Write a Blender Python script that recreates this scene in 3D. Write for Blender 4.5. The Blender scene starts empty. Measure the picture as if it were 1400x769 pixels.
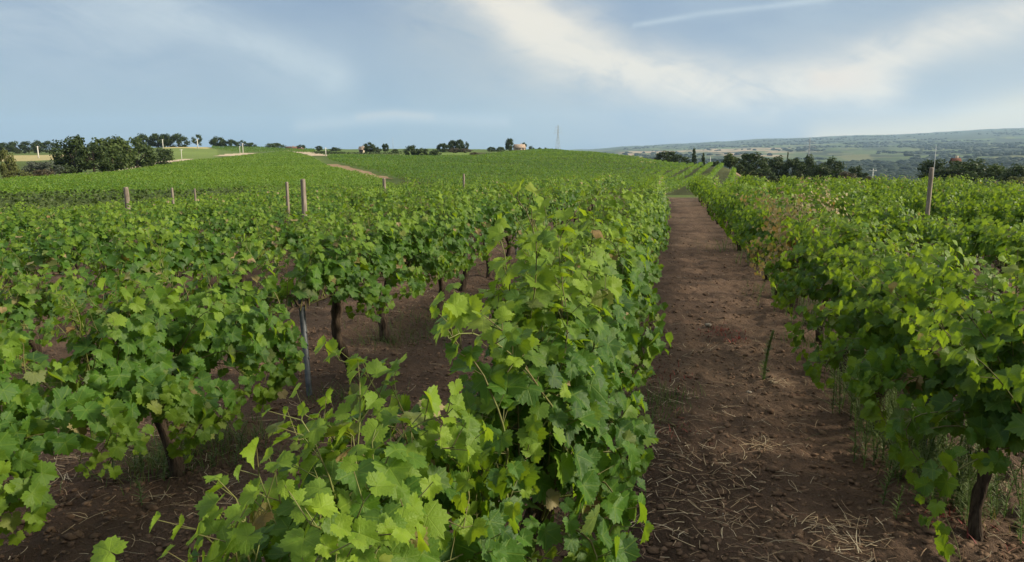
import bpy, math, random
import numpy as np
from mathutils import Matrix, Vector

# ------------------------------------------------------------------ camera
EYE = 2.1
F = 1011.0                       # focal length in pixels of a 1400 px wide frame (26 mm)
S = F / 640.0                    # land ranges below are given for a 640 px lens and scaled
PITCH = math.atan((384.5 - 206.0) / F)
YAW = math.atan((914 - 700) / F * math.cos(PITCH))     # vine rows run along +Y, camera looks to their left
sc = bpy.context.scene
COL = sc.collection
CP, SP, CY, SY = math.cos(PITCH), math.sin(PITCH), math.cos(YAW), math.sin(YAW)
FWD = np.array([-SY * CP, CY * CP, -SP])
RGT = np.array([CY, SY, 0.0])
UPV = np.cross(RGT, FWD)
cam_d = bpy.data.cameras.new('camera')
cam = bpy.data.objects.new('camera', cam_d)
COL.objects.link(cam)
cam.matrix_world = Matrix(((RGT[0], UPV[0], -FWD[0], 0), (RGT[1], UPV[1], -FWD[1], 0), (RGT[2], UPV[2], -FWD[2], EYE), (0, 0, 0, 1)))
cam_d.sensor_width = 36.0
cam_d.lens = 36.0 * F / 1400.0
cam_d.clip_start = 0.05
cam_d.clip_end = 60000
sc.camera = cam


def ray(px, py):
    d = FWD + (px - 700.0) / F * RGT + (384.5 - py) / F * UPV
    return d / math.hypot(d[0], d[1])          # unit horizontal length


def azim(px, py=206.0):
    d = ray(px, py)
    return math.atan2(d[0], d[1])              # clockwise from +Y


# ------------------------------------------------------------------ light
SUN_AZ, SUN_EL = math.radians(84), math.radians(25)
sun_d = bpy.data.lights.new('sun', 'SUN')
sun_d.energy = 4.4
sun_d.angle = math.radians(10)
sun_d.color = (1.0, 0.87, 0.67)
sun = bpy.data.objects.new('sun', sun_d)
COL.objects.link(sun)
sd = Vector((math.sin(SUN_AZ) * math.cos(SUN_EL), math.cos(SUN_AZ) * math.cos(SUN_EL), math.sin(SUN_EL)))
sun.rotation_euler = sd.to_track_quat('Z', 'Y').to_euler()
sc.view_settings.view_transform = 'Standard'
sc.view_settings.look = 'None'
sc.view_settings.gamma = 1.0
sc.view_settings.use_curve_mapping = False
sc.view_settings.exposure = 0.76
sc.cycles.max_bounces = 8
sc.cycles.volume_bounces = 1

world = bpy.data.worlds.new('World')
sc.world = world
world.use_nodes = True
wt = world.node_tree
wt.nodes.clear()


class NB:
    """small node-tree builder"""
    def __init__(s, tree):
        s.t = tree

    def n(s, kind, **kw):
        nd = s.t.nodes.new(kind)
        for k, v in kw.items():
            setattr(nd, k, v)
        return nd

    def put(s, sock, v):
        if isinstance(v, bpy.types.NodeSocket):
            s.t.links.new(v, sock)
        elif v is not None:
            if isinstance(v, (tuple, list)) and len(v) == 3 and sock.type == 'RGBA':
                v = (*v, 1)
            sock.default_value = v

    def m(s, op, a, b=None, c=None, clamp=False):
        nd = s.n('ShaderNodeMath', operation=op, use_clamp=clamp)
        for i, v in enumerate((a, b, c)):
            s.put(nd.inputs[i], v)
        return nd.outputs[0]

    def mix(s, f, a, b, blend='MIX'):
        nd = s.n('ShaderNodeMix', data_type='RGBA', blend_type=blend)
        s.put(nd.inputs[0], f)
        s.put(nd.inputs[6], a)
        s.put(nd.inputs[7], b)
        return nd.outputs[2]

    def noise(s, vec, scale, detail=3, rough=0.5, dist=0.0, col=False):
        nd = s.n('ShaderNodeTexNoise')
        if vec is not None:
            s.t.links.new(vec, nd.inputs['Vector'])
        nd.inputs['Scale'].default_value = scale
        nd.inputs['Detail'].default_value = detail
        nd.inputs['Roughness'].default_value = rough
        nd.inputs['Distortion'].default_value = dist
        return nd.outputs[1] if col else nd.outputs[0]

    def ss(s, v, a, b):
        nd = s.n('ShaderNodeMapRange', interpolation_type='SMOOTHSTEP')
        s.put(nd.inputs[0], v)
        nd.inputs[1].default_value = a
        nd.inputs[2].default_value = b
        return nd.outputs[0]


W = NB(wt)
sky = W.n('ShaderNodeTexSky', sky_type='NISHITA')
sky.sun_disc = False
sky.sun_elevation = SUN_EL
sky.sun_rotation = SUN_AZ
sky.air_density = 1.0
sky.dust_density = 1.5
tc = W.n('ShaderNodeTexCoord')
sep = W.n('ShaderNodeSeparateXYZ')
wt.links.new(tc.outputs['Generated'], sep.inputs[0])
az = W.m('MULTIPLY', W.m('ARCTAN2', sep.outputs[0], sep.outputs[1]), 57.29578)
el = W.m('MULTIPLY', W.m('ARCSINE', sep.outputs[2]), 57.29578)
com = W.n('ShaderNodeCombineXYZ')
W.put(com.inputs[0], az)
W.put(com.inputs[1], W.m('MULTIPLY', el, 2.2))
ang = com.outputs[0]
warp1 = W.m('MULTIPLY', W.m('SUBTRACT', W.noise(ang, 0.08, 4, 0.55), 0.5), 3.4)
wc = W.n('ShaderNodeCombineXYZ')          # fine wisps drawn out along the bands
W.put(wc.inputs[0], W.m('MULTIPLY', W.m('SUBTRACT', W.m('MULTIPLY', az, 0.93), W.m('MULTIPLY', el, 0.37)), 0.14))
W.put(wc.inputs[1], W.m('MULTIPLY', W.m('ADD', W.m('MULTIPLY', az, 0.37), W.m('MULTIPLY', el, 0.93)), 0.62))
wisp = wc.outputs[0]
fine = W.m('ADD', W.m('MULTIPLY', W.noise(ang, 0.17, 6, 0.62, 0.6), 0.62), W.m('MULTIPLY', W.noise(wisp, 1.0, 9, 0.66, 0.8), 0.38))
broad = W.noise(ang, 0.055, 4, 0.5, 0.3)
elw = W.m('ADD', el, warp1)


def angle_of(px, py):
    d = ray(px, py)
    return math.degrees(math.atan2(d[0], d[1])), math.degrees(math.atan(d[2]))


def streak(pts, w, soft=1.0, warp=True, asym=1.0):
    """soft cloud band along a polyline of sky directions (degrees)"""
    out = None
    w = w / S
    ps = [angle_of(*p) for p in pts]
    e = elw if warp else el
    for (a0, e0), (a1, e1) in zip(ps[:-1], ps[1:]):
        dx, dy = a1 - a0, e1 - e0
        L2 = dx * dx + dy * dy
        rx, ry = W.m('SUBTRACT', az, a0), W.m('SUBTRACT', e, e0)
        t = W.m('DIVIDE', W.m('ADD', W.m('MULTIPLY', rx, dx), W.m('MULTIPLY', ry, dy)), L2, clamp=True)
        ex = W.m('SUBTRACT', rx, W.m('MULTIPLY', t, dx))
        ey = W.m('SUBTRACT', ry, W.m('MULTIPLY', t, dy))
        d2 = W.m('ADD', W.m('MULTIPLY', ex, ex), W.m('MULTIPLY', ey, ey))
        out = d2 if out is None else W.m('MINIMUM', out, d2)
    g = W.m('POWER', 2.71828, W.m('MULTIPLY', out, -1.0 / (w * w)))
    return W.m('MULTIPLY', g, soft)


def tex(v, lo, hi):
    return W.m('MULTIPLY', v, W.ss(fine, lo, hi))


K = 5.8           # the Background below runs at strength 0.1


def sc3(r, g, b_):
    return (r * K, g * K, b_ * K)


grad = W.ss(el, 0.0, 9.0)
veil = W.mix(grad, sc3(0.265, 0.405, 0.605), sc3(0.250, 0.345, 0.500))
veil = W.mix(W.m('MULTIPLY', W.ss(broad, 0.44, 0.62), 0.6), veil, sc3(0.37, 0.465, 0.585))
veil = W.mix(W.m('MULTIPLY', W.ss(az, -5.0, 23.0), 0.6), veil, sc3(0.40, 0.475, 0.53))
veil = W.mix(W.ss(el, 17.0, 48.0), veil, sc3(1.12, 1.10, 1.06))  # unseen sky above the frame, brightness added for soft top light
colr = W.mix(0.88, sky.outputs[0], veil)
CREAM, PALE, WARM = sc3(0.93, 0.865, 0.745), sc3(0.60, 0.69, 0.75), sc3(0.92, 0.80, 0.56)
colr = W.mix(tex(streak([(590, -40), (700, 70), (880, 130), (1000, 150)], 7.0, 0.6), 0.15, 0.8), colr, sc3(0.50, 0.575, 0.64))
colr = W.mix(tex(streak([(-50, 70), (150, 40), (300, 70), (420, 115)], 6.0, 0.6), 0.15, 0.75), colr, sc3(0.46, 0.555, 0.66))
# broad grey underside of the main cloud, then its bright upper edge
colr = W.mix(tex(streak([(600, 30), (760, 115), (980, 165), (1250, 140), (1420, 70)], 6.0, 0.8), 0.1, 0.7), colr, sc3(0.50, 0.555, 0.59))
colr = W.mix(tex(streak([(640, -40), (715, 40), (850, 98), (1010, 124), (1190, 110)], 3.0, 1.2), 0.2, 0.62), colr, CREAM)
colr = W.mix(tex(streak([(700, -80), (730, 10), (760, 50)], 4.4, 0.9), 0.15, 0.7), colr, CREAM)
colr = W.mix(tex(streak([(1120, 108), (1190, 103)], 1.2, 0.9), 0.1, 0.55), colr, sc3(0.98, 0.84, 0.69))
colr = W.mix(tex(streak([(1200, 90), (1300, 50), (1440, 8)], 2.3, 0.9), 0.12, 0.66), colr, CREAM)
colr = W.mix(tex(streak([(120, -40), (280, 30), (370, 75), (450, 105)], 2.6, 1.0), 0.12, 0.72), colr, PALE)
colr = W.mix(tex(streak([(-60, 30), (60, 10), (200, 60)], 4.0, 0.6), 0.2, 0.75), colr, PALE)
colr = W.mix(tex(streak([(410, 172), (540, 160), (690, 167)], 0.75, 0.8, False), 0.1, 0.6), colr, sc3(0.56, 0.62, 0.69))
colr = W.mix(tex(streak([(490, 160), (540, 156), (590, 160)], 0.42, 0.8, False), 0.1, 0.6), colr, sc3(0.70, 0.68, 0.67))
colr = W.mix(W.m('MULTIPLY', streak([(868, 35), (960, 19), (1060, 8), (1160, -6)], 0.30, 0.5, False), W.ss(fine, 0.1, 0.6)), colr, sc3(0.62, 0.72, 0.78))
colr = W.mix(tex(streak([(1000, -30), (1110, 10), (1200, 5)], 1.6, 0.4), 0.25, 0.75), colr, PALE)
colr = W.mix(streak([(1130, 196), (1290, 180), (1420, 152), (1700, 110)], 2.2, 0.95, False), colr, sc3(0.95, 0.84, 0.60))
colr = W.mix(streak([(1320, 174), (1500, 142), (1900, 90)], 1.3, 0.8, False), colr, WARM)
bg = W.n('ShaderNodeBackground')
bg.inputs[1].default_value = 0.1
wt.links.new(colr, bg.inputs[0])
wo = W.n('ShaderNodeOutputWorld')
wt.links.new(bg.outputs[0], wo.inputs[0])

# ------------------------------------------------------------------ mesh helpers
RS = np.random.RandomState


def link_mesh(name, V, loops, starts, mat, parent=None, uv=None, col=None, smooth=False):
    me = bpy.data.meshes.new(name)
    V = np.asarray(V, dtype=np.float32)
    loops = np.asarray(loops, dtype=np.int32)
    starts = np.asarray(starts, dtype=np.int32)
    me.vertices.add(len(V))
    me.vertices.foreach_set('co', V.ravel())
    me.loops.add(len(loops))
    me.loops.foreach_set('vertex_index', loops)
    me.polygons.add(len(starts))
    me.polygons.foreach_set('loop_start', starts)
    if smooth:
        me.polygons.foreach_set('use_smooth', np.ones(len(starts), dtype=bool))
    if uv is not None:
        l = me.uv_layers.new(name='UVMap')
        l.data.foreach_set('uv', np.asarray(uv, dtype=np.float32)[loops].ravel())
    if col is not None:
        a = me.attributes.new('tint', 'FLOAT_COLOR', 'POINT')
        c = np.asarray(col, dtype=np.float32)
        if c.shape[1] == 3:
            c = np.concatenate([c, np.ones((len(c), 1), np.float32)], 1)
        a.data.foreach_set('color', c.ravel())
    me.update(calc_edges=True)
    me.validate()
    if mat:
        me.materials.append(mat)
    o = bpy.data.objects.new(name, me)
    COL.objects.link(o)
    if parent is not None:
        o.parent = parent
    return o


class MB:
    """collects polygons for one mesh"""
    def __init__(s):
        s.v, s.f = [], []

    def add(s, verts, faces):
        b = len(s.v)
        s.v += [tuple(p) for p in verts]
        s.f += [tuple(i + b for i in f) for f in faces]

    def box(s, c, size, rz=0.0):
        x, y, z = (q / 2 for q in size)
        ca, sa = math.cos(rz), math.sin(rz)
        vs = [(c[0] + dx * x * ca - dy * y * sa, c[1] + dx * x * sa + dy * y * ca, c[2] + dz * z)
              for dx, dy, dz in ((-1, -1, -1), (1, -1, -1), (1, 1, -1), (-1, 1, -1), (-1, -1, 1), (1, -1, 1), (1, 1, 1), (-1, 1, 1))]
        s.add(vs, [(0, 3, 2, 1), (4, 5, 6, 7), (0, 1, 5, 4), (1, 2, 6, 5), (2, 3, 7, 6), (3, 0, 4, 7)])

    def tube(s, pts, radii, n=6, wob=0.0, rng=None, squash=1.0):
        pts = [np.asarray(p, float) for p in pts]
        rings = []
        for i, p in enumerate(pts):
            d = pts[min(i + 1, len(pts) - 1)] - pts[max(i - 1, 0)]
            d = d / (np.linalg.norm(d) + 1e-9)
            a = np.cross(d, (0.0, 0.0, 1.0) if abs(d[2]) < 0.9 else (0.0, 1.0, 0.0))
            a /= np.linalg.norm(a)
            b = np.cross(d, a)
            r = radii[i] if hasattr(radii, '__len__') else radii
            ring = []
            for k in range(n):
                t = 2 * math.pi * k / n
                rr = r * (1 + (rng.uniform(-wob, wob) if rng is not None else 0))
                ring.append(p + (a * math.cos(t) + b * math.sin(t) * squash) * rr)
            rings.append(ring)
        vs = [q for ring in rings for q in ring]
        fs = []
        for i in range(len(pts) - 1):
            for k in range(n):
                k2 = (k + 1) % n
                fs.append((i * n + k, i * n + k2, (i + 1) * n + k2, (i + 1) * n + k))
        fs.append(tuple(range(n))[::-1])
        fs.append(tuple((len(pts) - 1) * n + k for k in range(n)))
        s.add(vs, fs)

    def build(s, name, mat, parent=None, smooth=False):
        loops, starts = [], []
        for f in s.f:
            starts.append(len(loops))
            loops += f
        return link_mesh(name, s.v, loops, starts, mat, parent, smooth=smooth)


def tag(o, label, cat, group=None, kind=None):
    if label:
        o['label'] = label
    if cat:
        o['category'] = cat
    if group:
        o['group'] = group
    if kind:
        o['kind'] = kind
    return o


def thing(name, label, cat, loc=(0, 0, 0), rz=0.0, group=None):
    o = bpy.data.objects.new(name, None)
    COL.objects.link(o)
    o.location = loc
    o.rotation_euler = (0, 0, rz)
    o.empty_display_size = 0.2
    return tag(o, label, cat, group)


def copy_thing(src, loc, rz=0.0, scale=(1, 1, 1), label=None, group=None):
    r = src.copy()
    COL.objects.link(r)
    r.location, r.rotation_euler, r.scale = loc, (0, 0, rz), scale
    if label:
        r['label'] = label
    if group:
        r['group'] = group
    for ch in list(src.children):
        c = ch.copy()
        COL.objects.link(c)
        c.parent = r
        for g in ch.children:
            d = g.copy()
            COL.objects.link(d)
            d.parent = c
    return r


# ------------------------------------------------------------------ materials
def new_mat(name):
    m = bpy.data.materials.new(name)
    m.use_nodes = True
    m.node_tree.nodes.clear()
    return m, NB(m.node_tree)


def finish(b, shader, vol=None):
    o = b.n('ShaderNodeOutputMaterial')
    if shader is not None:
        b.t.links.new(shader, o.inputs[0])
    if vol is not None:
        b.t.links.new(vol, o.inputs[1])


def principled(b, col, rough=0.7, spec=0.3, normal=None, metal=0.0):
    p = b.n('ShaderNodeBsdfPrincipled')
    b.put(p.inputs['Base Color'], col)
    b.put(p.inputs['Roughness'], rough)
    b.put(p.inputs['Specular IOR Level'], spec)
    b.put(p.inputs['Metallic'], metal)
    if normal is not None:
        b.t.links.new(normal, p.inputs['Normal'])
    return p.outputs[0]


def bump(b, h, strength, dist):
    n = b.n('ShaderNodeBump')
    n.inputs['Strength'].default_value = strength
    n.inputs['Distance'].default_value = dist
    b.t.links.new(h, n.inputs['Height'])
    return n.outputs[0]


def leaf_material(name, dark, mid, young, back, trans, vein=True, tfac=0.42, spec=0.35):
    m, b = new_mat(name)
    at = b.n('ShaderNodeAttribute', attribute_name='tint')
    sp = b.n('ShaderNodeSeparateColor')
    b.t.links.new(at.outputs['Color'], sp.inputs[0])
    c = b.mix(sp.outputs[0], dark, mid)
    c = b.mix(sp.outputs[1], c, young)
    tcol = b.mix(sp.outputs[1], trans, (trans[0] * 1.6, trans[1] * 1.35, trans[2] * 1.2))
    nrm = None
    geo = b.n('ShaderNodeNewGeometry')
    patch = b.noise(geo.outputs['Position'], 38.0, 3, 0.6)
    c = b.mix(b.m('MULTIPLY', b.ss(patch, 0.5, 0.75), 0.35), c, (mid[0] * 1.35, mid[1] * 1.15, mid[2] * 1.2))
    if vein:
        uvn = b.n('ShaderNodeUVMap')
        s2 = b.n('ShaderNodeSeparateXYZ')
        b.t.links.new(uvn.outputs[0], s2.inputs[0])
        ax, yy = b.m('ABSOLUTE', s2.outputs[0]), s2.outputs[1]
        d = None
        for deg in (0, 52, 112):
            ca, sa = math.cos(math.radians(deg)), math.sin(math.radians(deg))
            q = b.m('ABSOLUTE', b.m('SUBTRACT', b.m('MULTIPLY', ax, ca), b.m('MULTIPLY', yy, sa)))
            d = q if d is None else b.m('MINIMUM', d, q)
        v1 = b.ss(d, 0.035, 0.006)
        w = b.m('ABSOLUTE', b.m('SINE', b.m('MULTIPLY', b.m('SUBTRACT', yy, b.m('MULTIPLY', ax, 0.75)), 15.0)))
        v2 = b.m('MULTIPLY', b.ss(w, 0.16, 0.02), 0.45)
        vv = b.m('MAXIMUM', v1, v2)
        c = b.mix(b.m('MULTIPLY', vv, 0.42), c, (young[0] * 1.05, young[1] * 1.0, young[2] * 1.6))
        hh = b.m('SUBTRACT', b.noise(uvn.outputs[0], 7.0, 2), b.m('MULTIPLY', vv, 0.55))
        nrm = bump(b, hh, 0.3, 0.010)
    bk = b.mix(sp.outputs[1], back, young)
    c = b.mix(b.m('MULTIPLY', geo.outputs['Backfacing'], 0.7), c, bk)
    c = b.mix(sp.outputs[2], c, b.mix(sp.outputs[0], (0.20, 0.115, 0.04), (0.42, 0.34, 0.19)))
    tcol = b.mix(sp.outputs[2], tcol, (0.24, 0.13, 0.03))
    s1 = principled(b, c, 0.5, spec * 0.7, nrm)
    t = b.n('ShaderNodeBsdfTranslucent')
    b.t.links.new(tcol, t.inputs[0])
    mx = b.n('ShaderNodeMixShader')
    mx.inputs[0].default_value = tfac
    b.t.links.new(s1, mx.inputs[1])
    b.t.links.new(t.outputs[0], mx.inputs[2])
    finish(b, mx.outputs[0])
    return m


def simple(name, c1, c2, scale=3.0, rough=0.85, spec=0.2, bstr=0.0, bdist=0.02, stretch=None, metal=0.0):
    m, b = new_mat(name)
    tcn = b.n('ShaderNodeTexCoord')
    v = tcn.outputs['Object']
    if stretch:
        mp = b.n('ShaderNodeMapping')
        mp.inputs['Scale'].default_value = stretch
        b.t.links.new(v, mp.inputs[0])
        v = mp.outputs[0]
    nz = b.noise(v, scale, 5, 0.6)
    c = b.mix(b.ss(nz, 0.3, 0.7), c1, c2)
    finish(b, principled(b, c, rough, spec, bump(b, nz, bstr, bdist) if bstr else None, metal))
    return m


M_LEAF = leaf_material('vine_leaf', (0.027, 0.074, 0.018), (0.064, 0.152, 0.017), (0.205, 0.31, 0.024), (0.120, 0.185, 0.070), (0.205, 0.335, 0.014))
M_LEAF_FAR = leaf_material('vine_leaf_far', (0.027, 0.074, 0.018), (0.064, 0.152, 0.017), (0.205, 0.31, 0.024), (0.120, 0.185, 0.070), (0.205, 0.335, 0.014), vein=False)
M_WEED = leaf_material('weed_green', (0.035, 0.085, 0.016), (0.075, 0.150, 0.030), (0.19, 0.22, 0.08), (0.10, 0.14, 0.05), (0.13, 0.21, 0.03), vein=False, tfac=0.25)
M_TREE = {
    'dark': leaf_material('oak_leaf', (0.019, 0.036, 0.011), (0.054, 0.082, 0.024), (0.06, 0.08, 0.026), (0.03, 0.05, 0.02), (0.045, 0.08, 0.015), False, 0.2, 0.2),
    'far': leaf_material('far_wood_leaf', (0.010, 0.020, 0.011), (0.026, 0.042, 0.020), (0.04, 0.055, 0.022), (0.03, 0.05, 0.02), (0.03, 0.05, 0.015), False, 0.1, 0.1),
    'mid': leaf_material('mid_leaf', (0.028, 0.048, 0.014), (0.068, 0.100, 0.028), (0.10, 0.13, 0.035), (0.06, 0.09, 0.03), (0.08, 0.13, 0.02), False, 0.22, 0.2),
    'olive': leaf_material('olive_leaf', (0.055, 0.068, 0.020), (0.125, 0.140, 0.038), (0.16, 0.17, 0.05), (0.10, 0.12, 0.04), (0.12, 0.14, 0.03), False, 0.2, 0.2),
    'grey': leaf_material('grey_leaf', (0.050, 0.068, 0.052), (0.100, 0.118, 0.088), (0.13, 0.14, 0.10), (0.10, 0.12, 0.09), (0.07, 0.09, 0.05), False, 0.15, 0.2),
    'brown': leaf_material('brown_leaf', (0.055, 0.050, 0.028), (0.110, 0.092, 0.050), (0.14, 0.12, 0.07), (0.10, 0.08, 0.05), (0.08, 0.07, 0.03), False, 0.15, 0.2),
}
M_BARK = simple('vine_bark', (0.022, 0.016, 0.012), (0.105, 0.078, 0.056), 26.0, 0.95, 0.1, 1.0, 0.02, (1, 1, 0.22))
M_TBARK = simple('tree_bark', (0.04, 0.032, 0.025), (0.10, 0.085, 0.065), 4.0, 0.95, 0.1)
M_CANE = simple('cane', (0.11, 0.085, 0.035), (0.13, 0.16, 0.04), 9.0, 0.6, 0.3)
M_WOOD = simple('weathered_wood', (0.105, 0.085, 0.066), (0.30, 0.255, 0.205), 9.0, 0.9, 0.15, 0.6, 0.006, (5, 5, 0.5))
M_STEEL = simple('galvanised_steel', (0.045, 0.052, 0.06), (0.12, 0.135, 0.15), 14.0, 0.5, 0.5, metal=0.1)
M_STEELB = simple('blue_painted_steel', (0.024, 0.038, 0.055), (0.05, 0.072, 0.098), 20.0, 0.5, 0.4)
M_POLE = simple('concrete_pole', (0.52, 0.50, 0.46), (0.68, 0.66, 0.61), 2.0, 0.85, 0.2)
M_PYLON = simple('pylon_steel', (0.30, 0.32, 0.33), (0.42, 0.44, 0.45), 0.5, 0.6, 0.4)
M_PLASTER = simple('plaster', (0.42, 0.34, 0.26), (0.54, 0.46, 0.37), 0.6, 0.9, 0.1)
M_STONE = simple('old_stone', (0.26, 0.20, 0.15), (0.42, 0.33, 0.26), 1.2, 0.9, 0.1)
M_TILE = simple('roof_tile', (0.10, 0.055, 0.042), (0.16, 0.085, 0.06), 1.0, 0.9, 0.1)
M_TILE_O = simple('orange_roof_tile', (0.13, 0.058, 0.042), (0.17, 0.08, 0.058), 1.0, 0.9, 0.1)
M_DARKW = simple('window_dark', (0.03, 0.03, 0.035), (0.06, 0.06, 0.07), 1.0, 0.3, 0.5)
M_TRACK = simple('dry_earth_track', (0.36, 0.285, 0.19), (0.50, 0.42, 0.30), 0.35, 0.95, 0.1)
M_TRACKB = simple('brown_earth_track', (0.20, 0.135, 0.075), (0.30, 0.215, 0.125), 0.3, 0.95, 0.1)
M_SAND = simple('sandy_bank', (0.36, 0.25, 0.13), (0.48, 0.36, 0.20), 0.2, 0.95, 0.1)
M_CLOD = simple('soil_clod', (0.098, 0.063, 0.041), (0.165, 0.110, 0.074), 18.0, 0.95, 0.1, 0.7, 0.01)
M_ROCK = simple('limestone', (0.20, 0.17, 0.13), (0.34, 0.30, 0.25), 14.0, 0.9, 0.2, 0.5, 0.01)


def straw_material():
    m, b = new_mat('dry_straw')
    at = b.n('ShaderNodeAttribute', attribute_name='tint')
    finish(b, principled(b, at.outputs['Color'], 0.7, 0.25))
    return m


M_STRAW = straw_material()


# ------------------------------------------------------------------ terrain
def vnoise(x, y, seed=0):
    xi, yi = np.floor(x).astype(np.int64), np.floor(y).astype(np.int64)
    xf, yf = x - xi, y - yi
    u, v = xf * xf * (3 - 2 * xf), yf * yf * (3 - 2 * yf)

    def h(a, c):
        n = (a * 374761393 + c * 668265263 + seed * 974711) & 0x7fffffff
        n = ((n ^ (n >> 13)) * 1274126177) & 0x7fffffff
        return ((n ^ (n >> 16)) & 0xffff) / 65535.0
    return (h(xi, yi) * (1 - u) + h(xi + 1, yi) * u) * (1 - v) + (h(xi, yi + 1) * (1 - u) + h(xi + 1, yi + 1) * u) * v


def fbm(x, y, o=4, seed=0):
    s, a, t = 0, 0.5, 0
    for i in range(o):
        s = s + a * vnoise(x * 2 ** i, y * 2 ** i, seed + i)
        t += a
        a *= 0.55
    return s / t - 0.5


RR = [q * S for q in (40, 60, 90, 130, 180, 250, 350, 450, 600, 900, 1300, 2000, 3000, 4500, 7000, 9500, 20000)]
PROFILE = {   # what height the land has at each range, written as the height it appears at, per direction
    -300: [270, 262, 254, 248, 240, 228, 218, 214, 212, 210, 209, 208, 207, 207, 206.5, 206.5, 206.3],
    0:    [270, 263, 253, 245, 236, 224, 214, 211, 210, 209, 208, 207, 207, 206.5, 206.5, 206.3, 206.2],
    120:  [272, 263, 250, 240, 231, 221, 212, 209, 208, 208, 208, 207, 207, 206.5, 206.5, 206.3, 206.2],
    240:  [272, 262, 248, 237, 228, 218, 207, 201, 202, 204, 206, 207, 207, 206.5, 206.5, 206.3, 206.2],
    330:  [272, 262, 246, 235, 226, 217, 209, 202, 202, 204, 206, 207, 207, 206.5, 206.5, 206.3, 206.2],
    430:  [272, 261, 244, 233, 223, 214, 208, 205, 205, 206, 206.5, 207, 207, 206.5, 206.5, 206.3, 206.2],
    520:  [272, 262, 244, 232, 222, 213.5, 208, 205, 204, 205, 206, 206.5, 206.5, 206.5, 206.5, 206.3, 206.2],
    600:  [272, 262, 243, 231, 221, 214, 208, 204.5, 204, 205, 206, 206.5, 206.5, 206.5, 206.5, 206.3, 206.2],
    660:  [272, 262, 245, 233, 221, 213, 208, 205, 205, 206, 206.5, 206.5, 206.5, 206.5, 206.5, 206.3, 206.2],
    750:  [272, 263, 248, 236, 224, 212, 206.3, 207, 208, 209, 209, 208, 207.5, 207, 206.5, 206.3, 206.2],
    800:  [272, 264, 250, 238, 225, 211.5, 209.5, 213, 215, 216, 215, 213, 211, 208, 205.5, 204.8, 206.0],
    870:  [274, 265, 252, 239, 224, 216, 222, 226, 228, 228, 225, 218, 212, 205.5, 201, 200.3, 205.5],
    930:  [276, 264, 248, 232, 226, 234, 238, 240, 240, 238, 232, 222, 212, 205, 198, 197.3, 205.5],
    985:  [276, 260, 240, 229, 240, 244, 246, 247, 246, 242, 234, 221, 210, 203, 195, 194.3, 205],
    1050: [278, 263, 258, 256, 254, 252, 252, 252, 251, 246, 236, 222, 210, 201.5, 191.5, 190.8, 205],
    1200: [280, 266, 263, 260, 258, 257, 256, 256, 255, 249, 237, 221, 208, 198, 186.5, 185.8, 204],
    1400: [284, 268, 264, 261, 260, 259, 258, 257, 256, 249, 236, 219, 206, 194, 178, 177, 203],
    1800: [290, 272, 266, 262, 260, 259, 258, 257, 256, 249, 235, 216, 202, 186, 166, 165, 200],
}
PXS = sorted(PROFILE)
P_AZ = np.array([azim(p) for p in PXS])
P_Z = np.array([[EYE + r * math.tan(math.radians(angle_of(p, yy)[1])) for r, yy in zip(RR, PROFILE[p])] for p in PXS])
LOGR = np.log(np.array(RR, float))


def table_z(a, r):
    lr = np.clip(np.log(np.maximum(r, 1.0)), LOGR[0], LOGR[-1])
    aa = np.clip(a, P_AZ[0], P_AZ[-1])
    i = np.clip(np.searchsorted(LOGR, lr) - 1, 0, len(RR) - 2)
    j = np.clip(np.searchsorted(P_AZ, aa) - 1, 0, len(PXS) - 2)
    u = (lr - LOGR[i]) / (LOGR[i + 1] - LOGR[i])
    v = (aa - P_AZ[j]) / (P_AZ[j + 1] - P_AZ[j])
    v = v * v * (3 - 2 * v)
    er = np.exp(LOGR)

    def hermite(jj):
        i0, i2, i3 = np.maximum(i - 1, 0), i + 1, np.minimum(i + 2, len(RR) - 1)
        z0, z1, z2, z3 = P_Z[jj, i0], P_Z[jj, i], P_Z[jj, i2], P_Z[jj, i3]
        # slopes per unit log r, limited so that the ground neither overshoots nor waves
        s12 = (z2 - z1) / (LOGR[i2] - LOGR[i])
        s01 = np.where(i0 == i, s12, (z1 - z0) / np.maximum(LOGR[i] - LOGR[i0], 1e-6))
        s23 = np.where(i3 == i2, s12, (z3 - z2) / np.maximum(LOGR[i3] - LOGR[i2], 1e-6))
        m1 = np.where(s01 * s12 > 0, 2 * s01 * s12 / (s01 + s12 + 1e-12), 0)
        m2 = np.where(s12 * s23 > 0, 2 * s12 * s23 / (s12 + s23 + 1e-12), 0)
        h = LOGR[i2] - LOGR[i]
        u2, u3 = u * u, u * u * u
        return (2 * u3 - 3 * u2 + 1) * z1 + (u3 - 2 * u2 + u) * h * m1 + (-2 * u3 + 3 * u2) * z2 + (u3 - u2) * h * m2
    return hermite(j) * (1 - v) + hermite(j + 1) * v


LAT0, LAT1, ALO0, ALO1 = -26.0, 20.0, -30.0, 44.5        # the near plot of vines


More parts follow.
